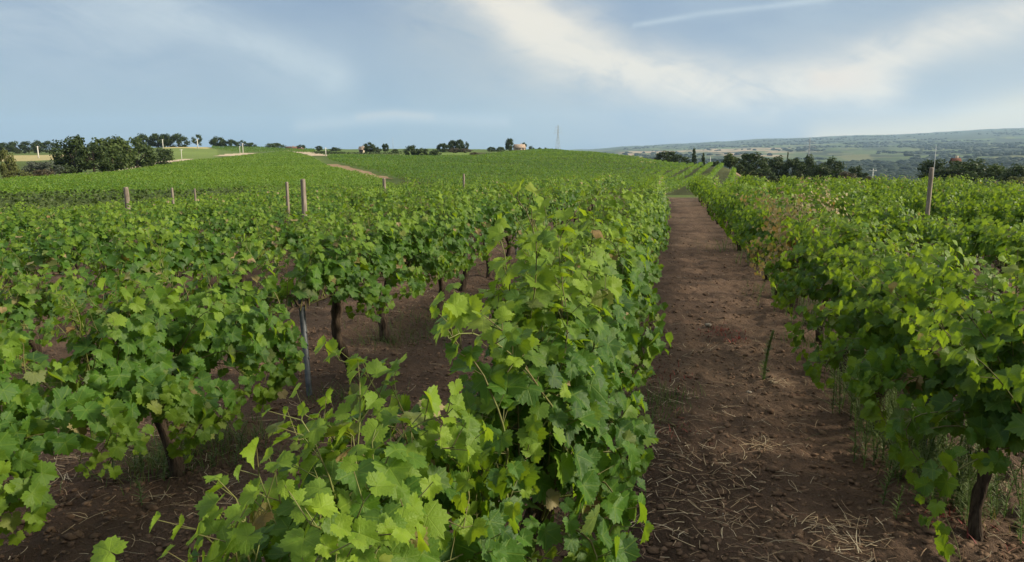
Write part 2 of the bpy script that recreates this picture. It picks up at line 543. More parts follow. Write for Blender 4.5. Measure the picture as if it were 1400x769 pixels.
def ground_z(x, y, rough=True):
    x, y = np.asarray(x, float), np.asarray(y, float)
    left = np.maximum(0, -x - 3.0)
    near = -0.0149 * y - 0.047 * left * left / (left + 3.0)
    r = np.hypot(x, y)
    a = np.arctan2(x, y)
    out = np.hypot(np.maximum(np.maximum(LAT0 - x, x - LAT1), 0), np.maximum(np.maximum(ALO0 - y, y - ALO1), 0))
    t = np.clip(out / 36.0, 0, 1)
    t = t * t * (3 - 2 * t)
    z = near * (1 - t) + table_z(a, r) * t
    z = z + fbm(x / 180.0, y / 180.0, 4, 5) * np.clip((r / S - 600) / 1500.0, 0, 1) * 30
    z = z + fbm(x / 14.0, y / 14.0, 3, 9) * np.clip((r - 50) / 60.0, 0, 1) * np.clip((900 - r) / 300, 0, 1) * 0.7
    if rough:
        fade = np.clip((60 - r) / 40.0, 0, 1)
        z = z + fade * (fbm(x / 0.55, y / 0.9, 3, 21) * 0.12 + fbm(x / 0.14, y / 0.15, 4, 31) * 0.085)
        z = z + fade * 0.06 * np.abs(fbm(x / 0.10, y / 0.10, 3, 77))
        z = z + fade * 0.012 * np.sin(x * 9.0 + fbm(x / 2, y / 2, 2, 3) * 6)
    return z


def gz(x, y):
    return float(ground_z(np.array([x]), np.array([y]))[0])


def hit(px, py, r0=2.0):
    d = ray(px, py)
    r0 = r0 if r0 < 5 else r0 * S
    r = r0 * 1.004 ** np.arange(0, int(math.log(25000 / r0) / math.log(1.004)))
    z = ground_z(d[0] * r, d[1] * r, False)
    below = np.nonzero(EYE + d[2] * r <= z)[0]
    k = below[0] if len(below) else len(r) - 1
    return np.array([d[0] * r[k], d[1] * r[k], z[k]])


rings = [0.5]
while rings[-1] < 17500:
    q = rings[-1]
    rings.append(q * (1.012 if q < 1.6 else 1.0062 if q < 17 else 1.016 if q < 900 else 1.022))
rings = np.array(rings)
azs = np.concatenate([np.radians(np.arange(-62, 36, 0.19)), np.radians(np.arange(36, 298, 2.0))])
NA, NR = len(azs), len(rings)
GA, GR = np.meshgrid(azs, rings)
GX, GY = np.sin(GA) * GR, np.cos(GA) * GR
GZ = ground_z(GX, GY)
V = np.stack([GX, GY, GZ], -1).reshape(-1, 3)
V = np.concatenate([V, [[0, 0, gz(0, 0)]]])
ii, jj = np.meshgrid(np.arange(NR - 1), np.arange(NA), indexing='ij')
j2 = (jj + 1) % NA
quads = np.stack([ii * NA + jj, ii * NA + j2, (ii + 1) * NA + j2, (ii + 1) * NA + jj], -1).reshape(-1, 4)
# inner cap
capq = np.stack([np.full(NA, NR * NA), (np.arange(NA) + 1) % NA, np.arange(NA)], -1)
loops = np.concatenate([quads[:, ::-1].ravel(), capq.ravel()])
starts = np.concatenate([np.arange(len(quads)) * 4, len(quads) * 4 + np.arange(NA) * 3])

# surface colours: what grows or lies on the land
pa = np.array([azim(p) for p in range(-300, 1801, 20)])
PXG = np.interp(GA, pa, np.arange(-300, 1801, 20))          # direction, as a column number
col = np.zeros((NR, NA, 3))
n1 = fbm(GX / 1.1, GY / 1.6, 4, 41)[..., None]
n2 = fbm(GX / 60.0, GY / 60.0, 4, 51)[..., None]
soil = np.array([0.118, 0.079, 0.055]) * (1 + 1.1 * n1) + np.array([0.035, 0.028, 0.018]) * np.clip(fbm(GX / 4, GY / 4, 3, 61), 0, 1)[..., None] * 2
green = np.array([0.085, 0.120, 0.030]) * (1 + 0.8 * n2)
col[:] = green
outp = np.hypot(np.maximum(np.maximum(LAT0 - GX, GX - LAT1), 0), np.maximum(np.maximum(ALO0 - GY, GY - ALO1), 0))
wsoil = np.clip(1 - outp / 3.0, 0, 1)[..., None]
col = col * (1 - wsoil) + soil * wsoil


GQ = GR / S


def paint(mask, c, var=0.5, f=1.0):
    global col
    m = np.clip(mask, 0, 1)[..., None] * f
    col = col * (1 - m) + np.array(c) * (1 + var * n2) * m


def band(v, a, b, s):
    return np.clip((v - a) / s, 0, 1) * np.clip((b - v) / s, 0, 1)


paint(band(GQ, 40, 330, 8) * band(PXG, 545, 1050, 6), (0.055, 0.062, 0.022), 0.4)
paint(band(GQ, 270, 380, 8) * band(PXG, -100, 150, 4), (0.34, 0.30, 0.14), 0.3)
paint(band(GQ, 395, 470, 6) * band(PXG, 222, 288, 3), (0.38, 0.33, 0.15), 0.3)
paint(band(GQ, 240, 395, 6) * band(PXG, 225, 300, 4), (0.13, 0.18, 0.045), 0.6)
paint(band(GQ, 215, 330, 6) * band(PXG, 545, 645, 4), (0.13, 0.19, 0.04), 0.5)
paint(band(GQ, 225, 255, 6) * band(PXG, 600, 645, 6), (0.30, 0.24, 0.13), 0.5)
paint(band(GQ, 330, 3000, 20) * band(PXG, 300, 740, 4), (0.09, 0.135, 0.035), 0.6)
paint(band(GQ, 120, 190, 6) * band(PXG, 1000, 1060, 6), (0.20, 0.145, 0.085), 0.5)
# far side of the valley: woods low down, patchwork of fields above
rs = RS(4)
NP = 1500
fp = np.stack([np.exp(rs.uniform(math.log(900), math.log(20000), NP)), rs.uniform(math.radians(-4), math.radians(36), NP)], -1)
pal = np.array([(0.085, 0.135, 0.045), (0.115, 0.165, 0.055), (0.15, 0.18, 0.07), (0.17, 0.18, 0.08), (0.045, 0.065, 0.034), (0.05, 0.07, 0.036), (0.07, 0.105, 0.045), (0.10, 0.14, 0.05), (0.10, 0.135, 0.055), (0.04, 0.06, 0.034)])
fc = pal[rs.randint(0, len(pal), NP)] * 0.72
fr = np.log(fp[:, 0]) * 9.0
fa = fp[:, 1] * 20.0
sel = (GQ > 850) & (PXG > 790)
qx = np.log(GQ[sel]) * 9.0 + fbm(GX[sel] / 300, GY[sel] / 300, 3, 71) * 0.8
qa = GA[sel] * 20.0 + fbm(GX[sel] / 300, GY[sel] / 300, 3, 81) * 0.8
best = np.full(qx.shape, 1e9)
idx = np.zeros(qx.shape, int)
for k in range(NP):
    d2 = (qx - fr[k]) ** 2 + (qa - fa[k]) ** 2
    mm = d2 < best
    best[mm] = d2[mm]
    idx[mm] = k
pc = fc[idx]
wood_ = np.array([0.022, 0.036, 0.022])
wl = np.clip((2000 - GQ[sel] + fbm(GX[sel] / 500, GY[sel] / 500, 3, 91) * 1800) / 250, 0, 1)[:, None]
pc = pc * (1 - wl) + wood_ * wl
tan = (np.clip((PXG[sel] - 840) / 20, 0, 1) * np.clip((1090 - PXG[sel]) / 30, 0, 1) * np.clip((GQ[sel] - 2500) / 150, 0, 1) * np.clip((4400 - GQ[sel]) / 300, 0, 1)
       * (fbm(GX[sel] / 420, GY[sel] / 420, 3, 97) > -0.07))[:, None]
pc = pc * (1 - tan) + np.array([0.30, 0.235, 0.145]) * tan
wood2 = (GQ[sel] > 5200)[:, None] & (fbm(GX[sel] / 900, GY[sel] / 900, 3, 99) > -0.08)[:, None]
pc = np.where(wood2, np.array([0.05, 0.07, 0.045]), pc)
col[sel] = pc
col = np.clip(col, 0.01, 0.8).reshape(-1, 3)
col = np.concatenate([col, col[:1]])


def ground_material():
    m, b = new_mat('ground')
    at = b.n('ShaderNodeAttribute', attribute_name='tint')
    geo = b.n('ShaderNodeNewGeometry')
    p = geo.outputs['Position']
    a1 = b.noise(p, 2.2, 6, 0.65)
    a2 = b.noise(p, 26.0, 5, 0.7)
    a3 = b.noise(p, 0.25, 4, 0.6)
    f = b.m('ADD', b.m('ADD', b.m('MULTIPLY', a1, 0.7), b.m('MULTIPLY', a2, 0.7)), b.m('ADD', b.m('MULTIPLY', a3, 0.5), 0.08))
    com2 = b.n('ShaderNodeCombineColor')
    for i in range(3):
        b.put(com2.inputs[i], f)
    c = b.mix(1.0, at.outputs['Color'], com2.outputs[0], 'MULTIPLY')
    # dusty pale crumbs and the odd reddish crumb
    c = b.mix(b.m('MULTIPLY', b.ss(b.noise(p, 60.0, 3, 0.7), 0.66, 0.74), 0.35), c, (0.24, 0.19, 0.14))
    h = b.m('ADD', b.m('ADD', b.m('MULTIPLY', a2, 0.6), b.m('MULTIPLY', b.noise(p, 70.0, 4, 0.7), 0.3)), b.m('MULTIPLY', b.noise(p, 9.0, 6, 0.75), 1.0))
    finish(b, principled(b, c, 0.95, 0.12, bump(b, h, 1.0, 0.07)))
    return m


ground = link_mesh('ground', V, loops, starts, ground_material(), col=col, smooth=True)
tag(ground, None, None, kind='structure')
del V, loops, starts, quads, col


def strip(name, pix, width, mat, lift=0.12):
    """an earth track draped on the land along points seen on it"""
    width *= S ** 0.5
    ps = [hit(*p, r0=45.0) for p in pix]
    pts = []
    for p0, p1 in zip(ps[:-1], ps[1:]):
        n = max(2, int(np.hypot(*(p1 - p0)[:2]) / 3.0))
        pts += [p0 + (p1 - p0) * k / n for k in range(n)]
    pts.append(ps[-1])
    pts = np.array(pts)
    d = np.gradient(pts[:, :2], axis=0)
    d /= np.linalg.norm(d, axis=1)[:, None] + 1e-9
    nn = np.stack([-d[:, 1], d[:, 0]], -1)
    V, NC = [], 5
    rg = RS(len(pix) * 7)
    for k in range(len(pts)):
        w = width * (1 + 0.25 * math.sin(k * 0.9) * rg.uniform(0.3, 1))
        for c in range(NC):
            q = pts[k, :2] + nn[k] * w * (c / (NC - 1) - 0.5)
            V.append((q[0], q[1], float(ground_z(q[0], q[1], False)) + lift))
    lo, st = [], []
    for k in range(len(pts) - 1):
        for c in range(NC - 1):
            st.append(len(lo))
            lo += [k * NC + c, (k + 1) * NC + c, (k + 1) * NC + c + 1, k * NC + c + 1]
    return tag(link_mesh(name, V, lo, st, mat), None, None, kind='structure')


strip('path', [(-20, 251), (40, 244.5), (80, 241), (130, 238), (190, 230), (225, 222.5), (258, 218)], 4.5, M_TRACK)
strip('path', [(306, 214), (322, 211.5), (342, 210)], 9.0, M_TRACK)
strip('path', [(452, 225.5), (470, 230), (495, 237.5), (512, 243), (520, 245.5)], 3.6, M_TRACKB)
strip('path', [(392, 205.6), (408, 207.5), (425, 210.5), (441, 213.5)], 8.0, M_TRACK)
strip('sandy_bank', [(877, 215.0), (884, 219.0), (892, 223.5)], 7.0, M_SAND, 0.25)

# ------------------------------------------------------------------ air
m, b = new_mat('haze')
pv = b.n('ShaderNodeVolumePrincipled')
pv.inputs['Color'].default_value = (0.52, 0.74, 1.0, 1)
pv.inputs['Density'].default_value = 4.8e-5
pv.inputs['Anisotropy'].default_value = 0.2
finish(b, None, pv.outputs[0])
hz = MB()
hz.box((0, 0, 330), (36000, 36000, 1060))
haze = hz.build('haze', m)
tag(haze, None, None, kind='stuff')


# ------------------------------------------------------------------ leaves
def leaf_template(n, ring):
    ctl = np.array([(-180, .10), (-166, .50), (-140, .66), (-116, .84), (-88, .72), (-56, .98), (-28, .78), (0, 1.10), (28, .78), (56, .98), (88, .72), (116, .84), (140, .66), (166, .50), (180, .10)])
    if n >= 24:
        t = np.linspace(-172, 172, n)
        r = np.interp(t, ctl[:, 0], ctl[:, 1])
        r *= 1 + 0.075 * np.where(np.arange(n) % 2 == 0, 1, -1)
    elif n >= 12:
        t = np.array([-168, -116, -88, -56, -28, 0, 28, 56, 88, 116, 168, 142][:11])
        t = np.array([-168, -140, -116, -88, -56, -28, 0, 28, 56, 88, 116, 140, 168])
        r = np.interp(t, ctl[:, 0], ctl[:, 1])
        n = len(t)
    elif n == 4:
        t = np.array([-140, -60, 0, 60, 140])
        r = np.array([.7, .85, 1.0, .85, .7])
        n = 5
    else:
        t = np.array([-150, -95, -56, 0, 56, 95, 150])
        r = np.array([.62, .66, .90, 1.02, .90, .66, .62])
        n = len(t)
    t = np.radians(t)
    o = np.stack([np.sin(t) * r, np.cos(t) * r], -1)
    if ring:
        v = np.concatenate([[[0, 0]], o * 0.52, o])
        f = [(0, 2 + k, 1 + k) for k in range(n - 1)] + [(1 + k, 2 + k, n + 2 + k, n + 1 + k) for k in range(n - 1)]
        f = [(0, 1 + k, 2 + k)[::-1] for k in range(n - 1)] + [(1 + k, n + 1 + k, n + 2 + k, 2 + k)[::-1] for k in range(n - 1)]
    else:
        v = np.concatenate([[[0, 0]], o])
        f = [(0, 2 + k, 1 + k) for k in range(n - 1)]
    f = [q for q in f]
    lo = np.array([i for q in f for i in q])
    st = np.cumsum([0] + [len(q) for q in f[:-1]])
    return v, lo, st


TPL = [leaf_template(37, True), leaf_template(13, False), leaf_template(7, False), leaf_template(4, False)]
TPL[3] = (TPL[3][0][1:], np.arange(5)[::-1], np.array([0]))


def leaves_mesh_data(L, lod, rng):
    """L: array rows (x,y,z, nx,ny,nz, tx,ty,tz, size, r,g,b)"""
    tv, tl, ts = TPL[lod]
    N, k = len(L), len(tv)
    P, n, t, s = L[:, 0:3], L[:, 3:6], L[:, 6:9], L[:, 9]
    n = n / (np.linalg.norm(n, axis=1)[:, None] + 1e-9)
    t = t - n * (t * n).sum(1)[:, None]
    t = t / (np.linalg.norm(t, axis=1)[:, None] + 1e-9)
    e = np.cross(t, n)
    x = tv[None, :, 0] * rng.uniform(0.88, 1.1, (N, 1))
    y = tv[None, :, 1] * np.ones((N, 1))
    rr = np.hypot(x, y)
    an = np.arctan2(x, y)
    z = (-rng.uniform(0.02, 0.42, (N, 1)) * rr * rr * 0.8 + rng.uniform(-0.05, 0.75, (N, 1)) * np.abs(x)
         + rng.uniform(0.03, 0.20, (N, 1)) * np.sin(3 * an + rng.uniform(0, 6.3, (N, 1))) * rr
         + rng.uniform(-0.25, 0.25, (N, 1)) * x * y)
    co = P[:, None, :] + s[:, None, None] * (x[..., None] * e[:, None, :] + y[..., None] * t[:, None, :] + z[..., None] * n[:, None, :])
    uv = np.broadcast_to(tv[None], (N, k, 2)).reshape(-1, 2)
    col = np.repeat(L[:, 10:13], k, axis=0)
    lo = (tl[None, :] + (np.arange(N) * k)[:, None]).ravel()
    st = (ts[None, :] + (np.arange(N) * len(tl))[:, None]).ravel()
    return co.reshape(-1, 3), lo, st, uv, col


def unit(v):
    return v / (np.linalg.norm(v) + 1e-9)


def grow_vine(seed, H=1.5, Wd=0.42, ns=34, half=0.82, cord=0.74, low=0.58, dry=0.016, young=1.0, lateral=0.75, stray=1):
    """shoots from a low cordon, leaves at every node; returns leaf rows, canes and petioles"""
    rng = RS(seed)
    L, canes, pets = [], [], []
    alldry = dry > 0.3
    for i in range(ns + stray):
        side = 1 if i % 2 else -1
        y0 = rng.uniform(-half, half)
        p = np.array([side * 0.04, y0, cord + rng.normal(0, 0.03)])
        hang = rng.rand() < (0.40 if low < 0.43 else 0.28)
        is_stray = i >= ns
        if hang and not is_stray:
            d = unit(np.array([side * rng.uniform(0.6, 1.2), rng.normal(0, .35), rng.uniform(0.1, 0.6)]))
            Ln, droop = rng.uniform(0.5, 0.85) + (0.25 * rng.rand() if low < 0.43 else 0), rng.uniform(0.12, 0.28) + (0.05 if low < 0.43 else 0)
        else:
            d = unit(np.array([side * abs(rng.normal(0.08, .17)), rng.normal(0, .2), 1.0]))
            Ln, droop = (H - cord) * rng.uniform(0.85, 1.35), rng.uniform(0.01, 0.11)
        if is_stray:
            d = unit(np.array([side * rng.uniform(0.1, 0.7), rng.normal(0, .4), 1.0]))
            Ln, droop = (H - cord) * rng.uniform(1.3, 1.75), rng.uniform(0.05, 0.15)
        step = 0.062
        ns_ = max(4, int(Ln / step))
        pts = [p.copy()]
        for s in range(ns_):
            t = s / ns_
            d = d + rng.normal(0, 0.075, 3) + np.array([side * 0.012, 0, -droop * t])
            lim = Wd * (1.35 if is_stray else 1.0)
            if abs(p[0]) > lim:
                d = d + np.array([-np.sign(p[0]) * (0.10 if abs(p[0]) < lim + 0.06 else 0.5), 0, -0.16])
            if p[2] > H + (0.14 if is_stray else 0.0):
                d = d + np.array([side * 0.12, 0, -0.25])
            if p[2] < low and d[2] < 0:
                d = d * np.array([1, 1, 0.0]) + np.array([0, 0, 0.05])
            d = unit(d)
            p = p + d * step
            pts.append(p.copy())
            if s < 1:
                continue
            for rep in range(2 if rng.rand() < lateral else 1):
                sg = 1 if (s + rep) % 2 else -1
                sidev = unit(np.cross(d, rng.normal(0, 1, 3)))
                outw = np.array([p[0] * 1.6 + side * 0.25, 0, (p[2] - 1.0) * 0.8 + 0.2])
                pd = unit(sidev * 0.8 * sg + outw + np.array([0, 0, 0.25]))
                pl = rng.uniform(0.05, 0.10) * (1 - 0.5 * t) + rep * 0.05
                q = p + pd * pl
                o = unit(np.array([q[0] * 1.8, (q[1] - y0) * 0.3, (q[2] - 0.95) * 0.6]))
                n = unit(o * 0.8 + np.array([0, -0.42, 0.42]) + rng.normal(0, 0.36, 3))      # blades turn to the bright southern sky
                tipd = np.array([o[0] * 0.5, rng.normal(0, 0.4), -0.95]) + rng.normal(0, 0.3, 3) + pd * 0.3
                sz = (0.082 - 0.044 * t ** 2.0) * rng.uniform(0.52, 1.18) * (0.8 if rep else 1.0)
                yg = np.clip((t - 0.55) * 1.6 + rng.normal(0, 0.12), 0, 1) * young
                if rng.rand() < 0.06:
                    yg = max(yg, rng.uniform(0.3, 0.7))
                dr = rng.uniform(0.6, 1.0) if rng.rand() < dry else (rng.uniform(0.1, 0.3) if rng.rand() < 0.03 else 0.0)
                if alldry:
                    sz *= 0.62
                L.append((*q, *n, *tipd, sz, rng.uniform(0.55, 1.0) if alldry else rng.rand(), yg, dr))
                pets.append((p.copy(), q))
        canes.append(pts)
    return np.array(L), canes, pets


def tri_tube_data(polys, r0, r1):
    """thin three-sided tubes along polylines"""
    V, lo, st = [], [], []
    for pts in polys:
        base = len(V)
        n = len(pts)
        for i, p in enumerate(pts):
            d = np.asarray(pts[min(i + 1, n - 1)]) - np.asarray(pts[max(i - 1, 0)])
            d = unit(d)
            a = unit(np.cross(d, (0.31, 0.93, 0.2)))
            c = np.cross(d, a)
            r = r0 + (r1 - r0) * i / max(1, n - 1)
            for k in range(3):
                t = 2.0944 * k
                V.append(np.asarray(p) + (a * math.cos(t) + c * math.sin(t)) * r)
        for i in range(n - 1):
            for k in range(3):
                k2 = (k + 1) % 3
                st.append(len(lo))
                lo += [base + i * 3 + k, base + i * 3 + k2, base + i * 3 + 3 + k2, base + i * 3 + 3 + k]
    return V, lo, st


def trunk_mb(seed, cord=0.74, half=0.6, lean=(0, 0)):
    rng = RS(seed + 900)
    mb = MB()
    n = 13
    top = np.array([0, 0, cord - 0.03])
    ph = rng.uniform(0, 6)
    pts, rad = [], []
    for i in range(n):
        t = i / (n - 1)
        w = math.sin(t * math.pi)
        pts.append(np.array([lean[0] * (1 - t) + 0.05 * w * math.sin(ph + 4 * t), lean[1] * (1 - t) ** 1.3 + 0.06 * w * math.cos(ph + 3 * t), -0.06 + (cord + 0.03) * t]))
        rad.append((0.054 - 0.018 * t + (0.014 if i == 0 else 0) + (0.012 if i > n - 4 else 0)) * rng.uniform(0.88, 1.14))
    mb.tube(pts, rad, 9, 0.16, rng)
    for s in (-1, 1):
        arm, r2 = [], []
        for i in range(8):
            t = i / 7
            arm.append(pts[-1] + np.array([rng.normal(0, .012), s * half * t, 0.05 * math.sin(t * 3) + rng.normal(0, .01)]))
            r2.append(0.026 - 0.012 * t + rng.uniform(-.003, .004))
        mb.tube(arm, r2, 7, 0.15, rng)
        for k in range(4):   # old spurs
            q = arm[1 + k * 2 if k < 3 else 6]
            mb.tube([q, q + np.array([rng.normal(0, .02), rng.normal(0, .02), 0.06])], [0.013, 0.008], 5)
    return mb


def make_vine(seed, lod, lean=(0, 0), **kw):
    root = thing('grapevine', 'grapevine', 'grapevine')
    L, canes, pets = grow_vine(seed, **kw)
    rng = RS(seed + 77)
    if lod == 2:
        keep = rng.rand(len(L)) < 0.62
        L = L[keep].copy()
        L[:, 9] *= 1.22
    co, lo, st, uv, cl = leaves_mesh_data(L, lod, rng)
    trunk_mb(seed, kw.get('cord', 0.74), kw.get('half', 0.82), lean).build('trunk', M_BARK, root, smooth=True)
    link_mesh('foliage', co, lo, st, M_LEAF if lod == 0 else M_LEAF_FAR, root, uv=uv if lod == 0 else None, col=cl)
    if lod < 2:
        v, l2, s2 = tri_tube_data(canes, 0.0055, 0.0022)
        if lod == 0:
            v3, l3, s3 = tri_tube_data(pets, 0.0020, 0.0014)
            s2 = s2 + [q + len(l2) for q in s3]
            l2 = l2 + [q + len(v) for q in l3]
            v = v + v3
        link_mesh('canes', v, l2, s2, M_CANE, root)
    return root


# ------------------------------------------------------------------ the near plot
def on_row(px, py):
    return hit(px, py, 1.0)


ROW_C, ROW_L1, ROW_R1, SPACE = -0.47, -3.14, 1.78, 2.46
pts_l1 = [on_row(226, 655), on_row(455, 520), on_row(545, 461), on_row(664, 366)]
ROW_L1 = float(np.mean([p[0] for p in pts_l1[:3]]))
print('L1 lat', [round(float(p[0]), 2) for p in pts_l1], 'along', [round(float(p[1]), 2) for p in pts_l1])
print('C', on_row(793, 640), 'R1', on_row(1258, 650), 'pathend', on_row(925, 272))

protos = {0: [], 1: [], 2: []}
used = {}
rg = RS(12)
for k in range(6):
    protos[0].append(dict(seed=100 + k, lod=0, H=[1.28, 1.36, 1.22, 1.32, 1.40, 1.26][k], Wd=[.24, .28, .22, .26, .24, .27][k]))
for k in range(10):
    protos[1].append(dict(seed=200 + k, lod=1, H=1.20 + 0.05 * (k % 5), Wd=0.21 + 0.02 * (k % 4)))
for k in range(7):
    protos[2].append(dict(seed=300 + k, lod=2, H=1.18 + 0.05 * (k % 4), Wd=0.21 + 0.02 * (k % 3)))


def place_vine(key, spec, x, y, rz, sc3, label, group, lean=(0, 0)):
    z = float(ground_z(x, y, False)) - 0.01
    if key not in used:
        v = make_vine(lean=lean, **spec)
        used[key] = v
        v.location, v.rotation_euler, v.scale = (x, y, z), (0, 0, rz), sc3
        v['label'] = label
        v['group'] = group
        return v
    return copy_thing(used[key], (x, y, z), rz, sc3, label, group)


def view_depth(x, y):
    d = np.array([x, y, gz(x, y) + 1.0 - EYE])
    f = float(d @ FWD)
    if f < 0.2:
        return None
    px, py = 700 + F * float(d @ RGT) / f, 384.5 - F * float(d @ UPV) / f
    m = 1300 / max(f, 1.0) + 40
    if px < -m or px > 1400 + m or py > 769 + 950 / max(f, .6):
        return None
    return f


rows = []
rows.append(('C', ROW_C))
for k in range(1, 10):
    rows.append(('L%d' % k, ROW_L1 - SPACE * (k - 1)))
for k in range(1, 7):
    rows.append(('R%d' % k, ROW_R1 + SPACE * (k - 1)))
ORD = ['', 'first', 'second', 'third', 'fourth', 'fifth', 'sixth', 'seventh', 'eighth', 'ninth', 'tenth']
SPECIAL = {}      # bespoke near vines: (row, index) -> (spec, label, lean)
cand = []
for rn, lat in rows:
    rg2 = RS(sum(map(ord, rn)) * 7)
    if rn == 'L1':
        al = [pts_l1[0][1] - 1.9, pts_l1[0][1], pts_l1[1][1], pts_l1[2][1]]
        al = sorted(float(a) for a in al)
        while al[-1] < 42.8:
            al.append(al[-1] + 1.6)
    elif rn == 'C':
        al = [1.75, 3.1, 4.5]
        while al[-1] < 42.4:
            al.append(al[-1] + 1.45)
    elif rn == 'R1':
        al = [4.3, 6.0]
        while al[-1] < 42.8:
            al.append(al[-1] + 1.55)
    else:
        al = [rg2.uniform(-2.0, -0.8)]
        end = 43.3 + 0.4 * math.sin(lat)
        while al[-1] < end:
            al.append(al[-1] + 1.7)
    n = 0
    for a in al:
        x = lat + rg2.normal(0, 0.05)
        y = a + (rg2.normal(0, 0.07) if rn not in ('L1', 'C', 'R1') else 0)
        if rn == 'C':
            x -= 0.33 if a < 2.5 else 0.02 if a < 3.5 else 0.10 if a < 5 else 0.06 if a < 9 else 0.0
        f = view_depth(x, y)
        if f is None:
            continue
        n += 1
        cand.append([f, rn, n, x, y, rg2.rand(), rg2.rand(), rg2.rand()])

NEAR_LABEL = {
    ('C', 1): 'bright yellow-green sprawling vine filling the bottom centre of the picture',
    ('C', 2): 'tall upright vine directly behind the sprawling bottom centre one, left of the bare path',
    ('C', 3): 'third nearest vine of the row left of the bare path, behind the tall upright one',
    ('L1', 1): 'leafy vine cut by the left picture edge with foliage hanging close to the ground',
    ('L1', 2): 'dense low vine with a bare dark trunk above thin grass at lower left',
    ('L1', 3): 'vine with a leaning dark trunk right beside the grey steel post left of centre',
    ('L1', 4): 'vine with a thinner leaning trunk just behind the one at the grey steel post',
    ('R1', 1): 'vine cut by the right picture edge, nearest vine right of the bare path',
    ('R1', 2): 'dark green vine around the blue grey post right of the bare path',
}


def row_phrase(rn):
    if rn == 'C':
        return 'first row left of the bare path'
    k = int(rn[1:])
    if rn[0] == 'R':
        return '%s row right of the bare path' % ORD[k]
    return '%s row left of the bare path' % ORD[k + 1]


cand.sort(key=lambda c: c[0])
indiv, rest = cand[:292], cand[292:]
print('vines in view', len(cand))
for c in cand[:40]:
    if c[1] in ('C', 'L1', 'R1'):
        print(c[1], c[2], round(c[3], 2), round(c[4], 2), 'f', round(c[0], 2))
H_C = {1: dict(H=1.30, Wd=.15, stray=0, ns=66, low=.35, lateral=.9, half=.62, young=1.35), 2: dict(H=1.74, Wd=.10, ns=56, low=.40, lateral=.75, stray=1, half=.6, young=1.5),
       3: dict(H=1.58, Wd=.15, ns=50, low=.45, stray=2, young=1.4), 4: dict(H=1.70, Wd=.15, ns=46, low=.5, stray=2, young=1.4), 5: dict(H=1.48, Wd=.20, ns=42, low=.5, stray=2, young=1.4), 6: dict(H=1.62, Wd=.16, ns=42, low=.5, stray=2), 7: dict(H=1.50, Wd=.19, ns=38, low=.5, stray=2)}
H_L = {1: dict(H=1.24, Wd=.46, ns=84, low=.26, half=1.0), 2: dict(H=1.28, Wd=.36, ns=80, low=.40, half=.84), 3: dict(H=1.46, Wd=.30, ns=66, low=.76, cord=.88, half=.95),
       4: dict(H=1.50, Wd=.27, ns=50, low=.70, cord=.82), 5: dict(H=1.50, Wd=.25, ns=46, low=.65)}
H_R = {1: dict(H=1.44, Wd=.42, ns=84, low=.24), 2: dict(H=1.38, Wd=.42, ns=66, low=.52), 3: dict(H=1.46, Wd=.40, ns=60, low=.52), 4: dict(H=1.42, Wd=.34, ns=50, low=.5)}
for f, rn, n, x, y, q1, q2, q3 in indiv:
    tbl = {'C': H_C, 'L1': H_L, 'R1': H_R}.get(rn, {})
    stretch = 'near' if f < 11 else 'middle' if f < 23 else 'far'
    lab = NEAR_LABEL.get((rn, n)) or 'leafy vine in the %s stretch of the %s' % (stretch, row_phrase(rn))
    grp = 'vines of the %s, %s stretch' % (row_phrase(rn), stretch)
    lean = (0, 0)
    rz = (q2 - 0.5) * 0.4
    s = 0.93 + 0.16 * q3
    s3 = (s, 1.0, s * (0.93 if rn[0] == 'L' and rn != 'L1' else 1.0))
    if n in tbl:
        spec = dict(seed=500 + 17 * n + ord(rn[0]), lod=0, **tbl[n])
        key = (rn, n)
        rz, s3 = 0.0, (1, 1, 1)
        if rn == 'L1':
            lean = (0.06, 0.22) if n == 3 else (0.0, -0.2) if n == 4 else (0.02, -0.04)
    elif rn == 'R1' and 9.9 < y < 11.5:
        spec = dict(seed=777, lod=1, H=1.55, Wd=.36, dry=0.93, ns=50)
        key = 'dry'
        lab = 'half dead vine with dry brown leaves in the row right of the path'
        grp = None
    else:
        lod = 0 if f < 8 else 1 if f < 22 else 2
        i = int(q2 * 997) % len(protos[lod])
        spec, key = protos[lod][i], (lod, i)
    v = place_vine(key, spec, x, y, rz, s3, lab, grp, lean)
    if (rn, n) == ('R1', 1):
        for ch in v.children:
            if ch.name.startswith('trunk'):
                ch.scale = (0.62, 1.0, 1.0)
    if (rn, n) in NEAR_LABEL:
        v['group'] = 'vines of the %s, near stretch' % row_phrase(rn)
# the vines farthest away merge into one mass
allco, alllo, allst, allcl, nb, nl = [], [], [], [], 0, 0
base = [grow_vine(300 + k, **{a: c for a, c in protos[2][k].items() if a not in ('seed', 'lod')})[0] for k in range(5)]
for f, rn, n, x, y, q1, q2, q3 in rest:
    rng = RS(int(q1 * 1e6))
    L = base[int(q2 * 97) % 5]
    L = L[rng.rand(len(L)) < 0.5].copy()
    L[:, 9] *= 1.4
    L[:, :3] += np.array([x, y, float(ground_z(x, y, False))])
    co, lo, st, uv, cl = leaves_mesh_data(L, 2, rng)
    allco.append(co)
    alllo.append(lo + nb)
    allst.append(st + nl)
    allcl.append(cl)
    nb += len(co)
    nl += len(lo)
if rest:
    o = link_mesh('distant_vines', np.concatenate(allco), np.concatenate(alllo), np.concatenate(allst), M_LEAF_FAR, col=np.concatenate(allcl))
    tag(o, 'mass of green vines at the far end of the near plot', 'vines', kind='stuff')


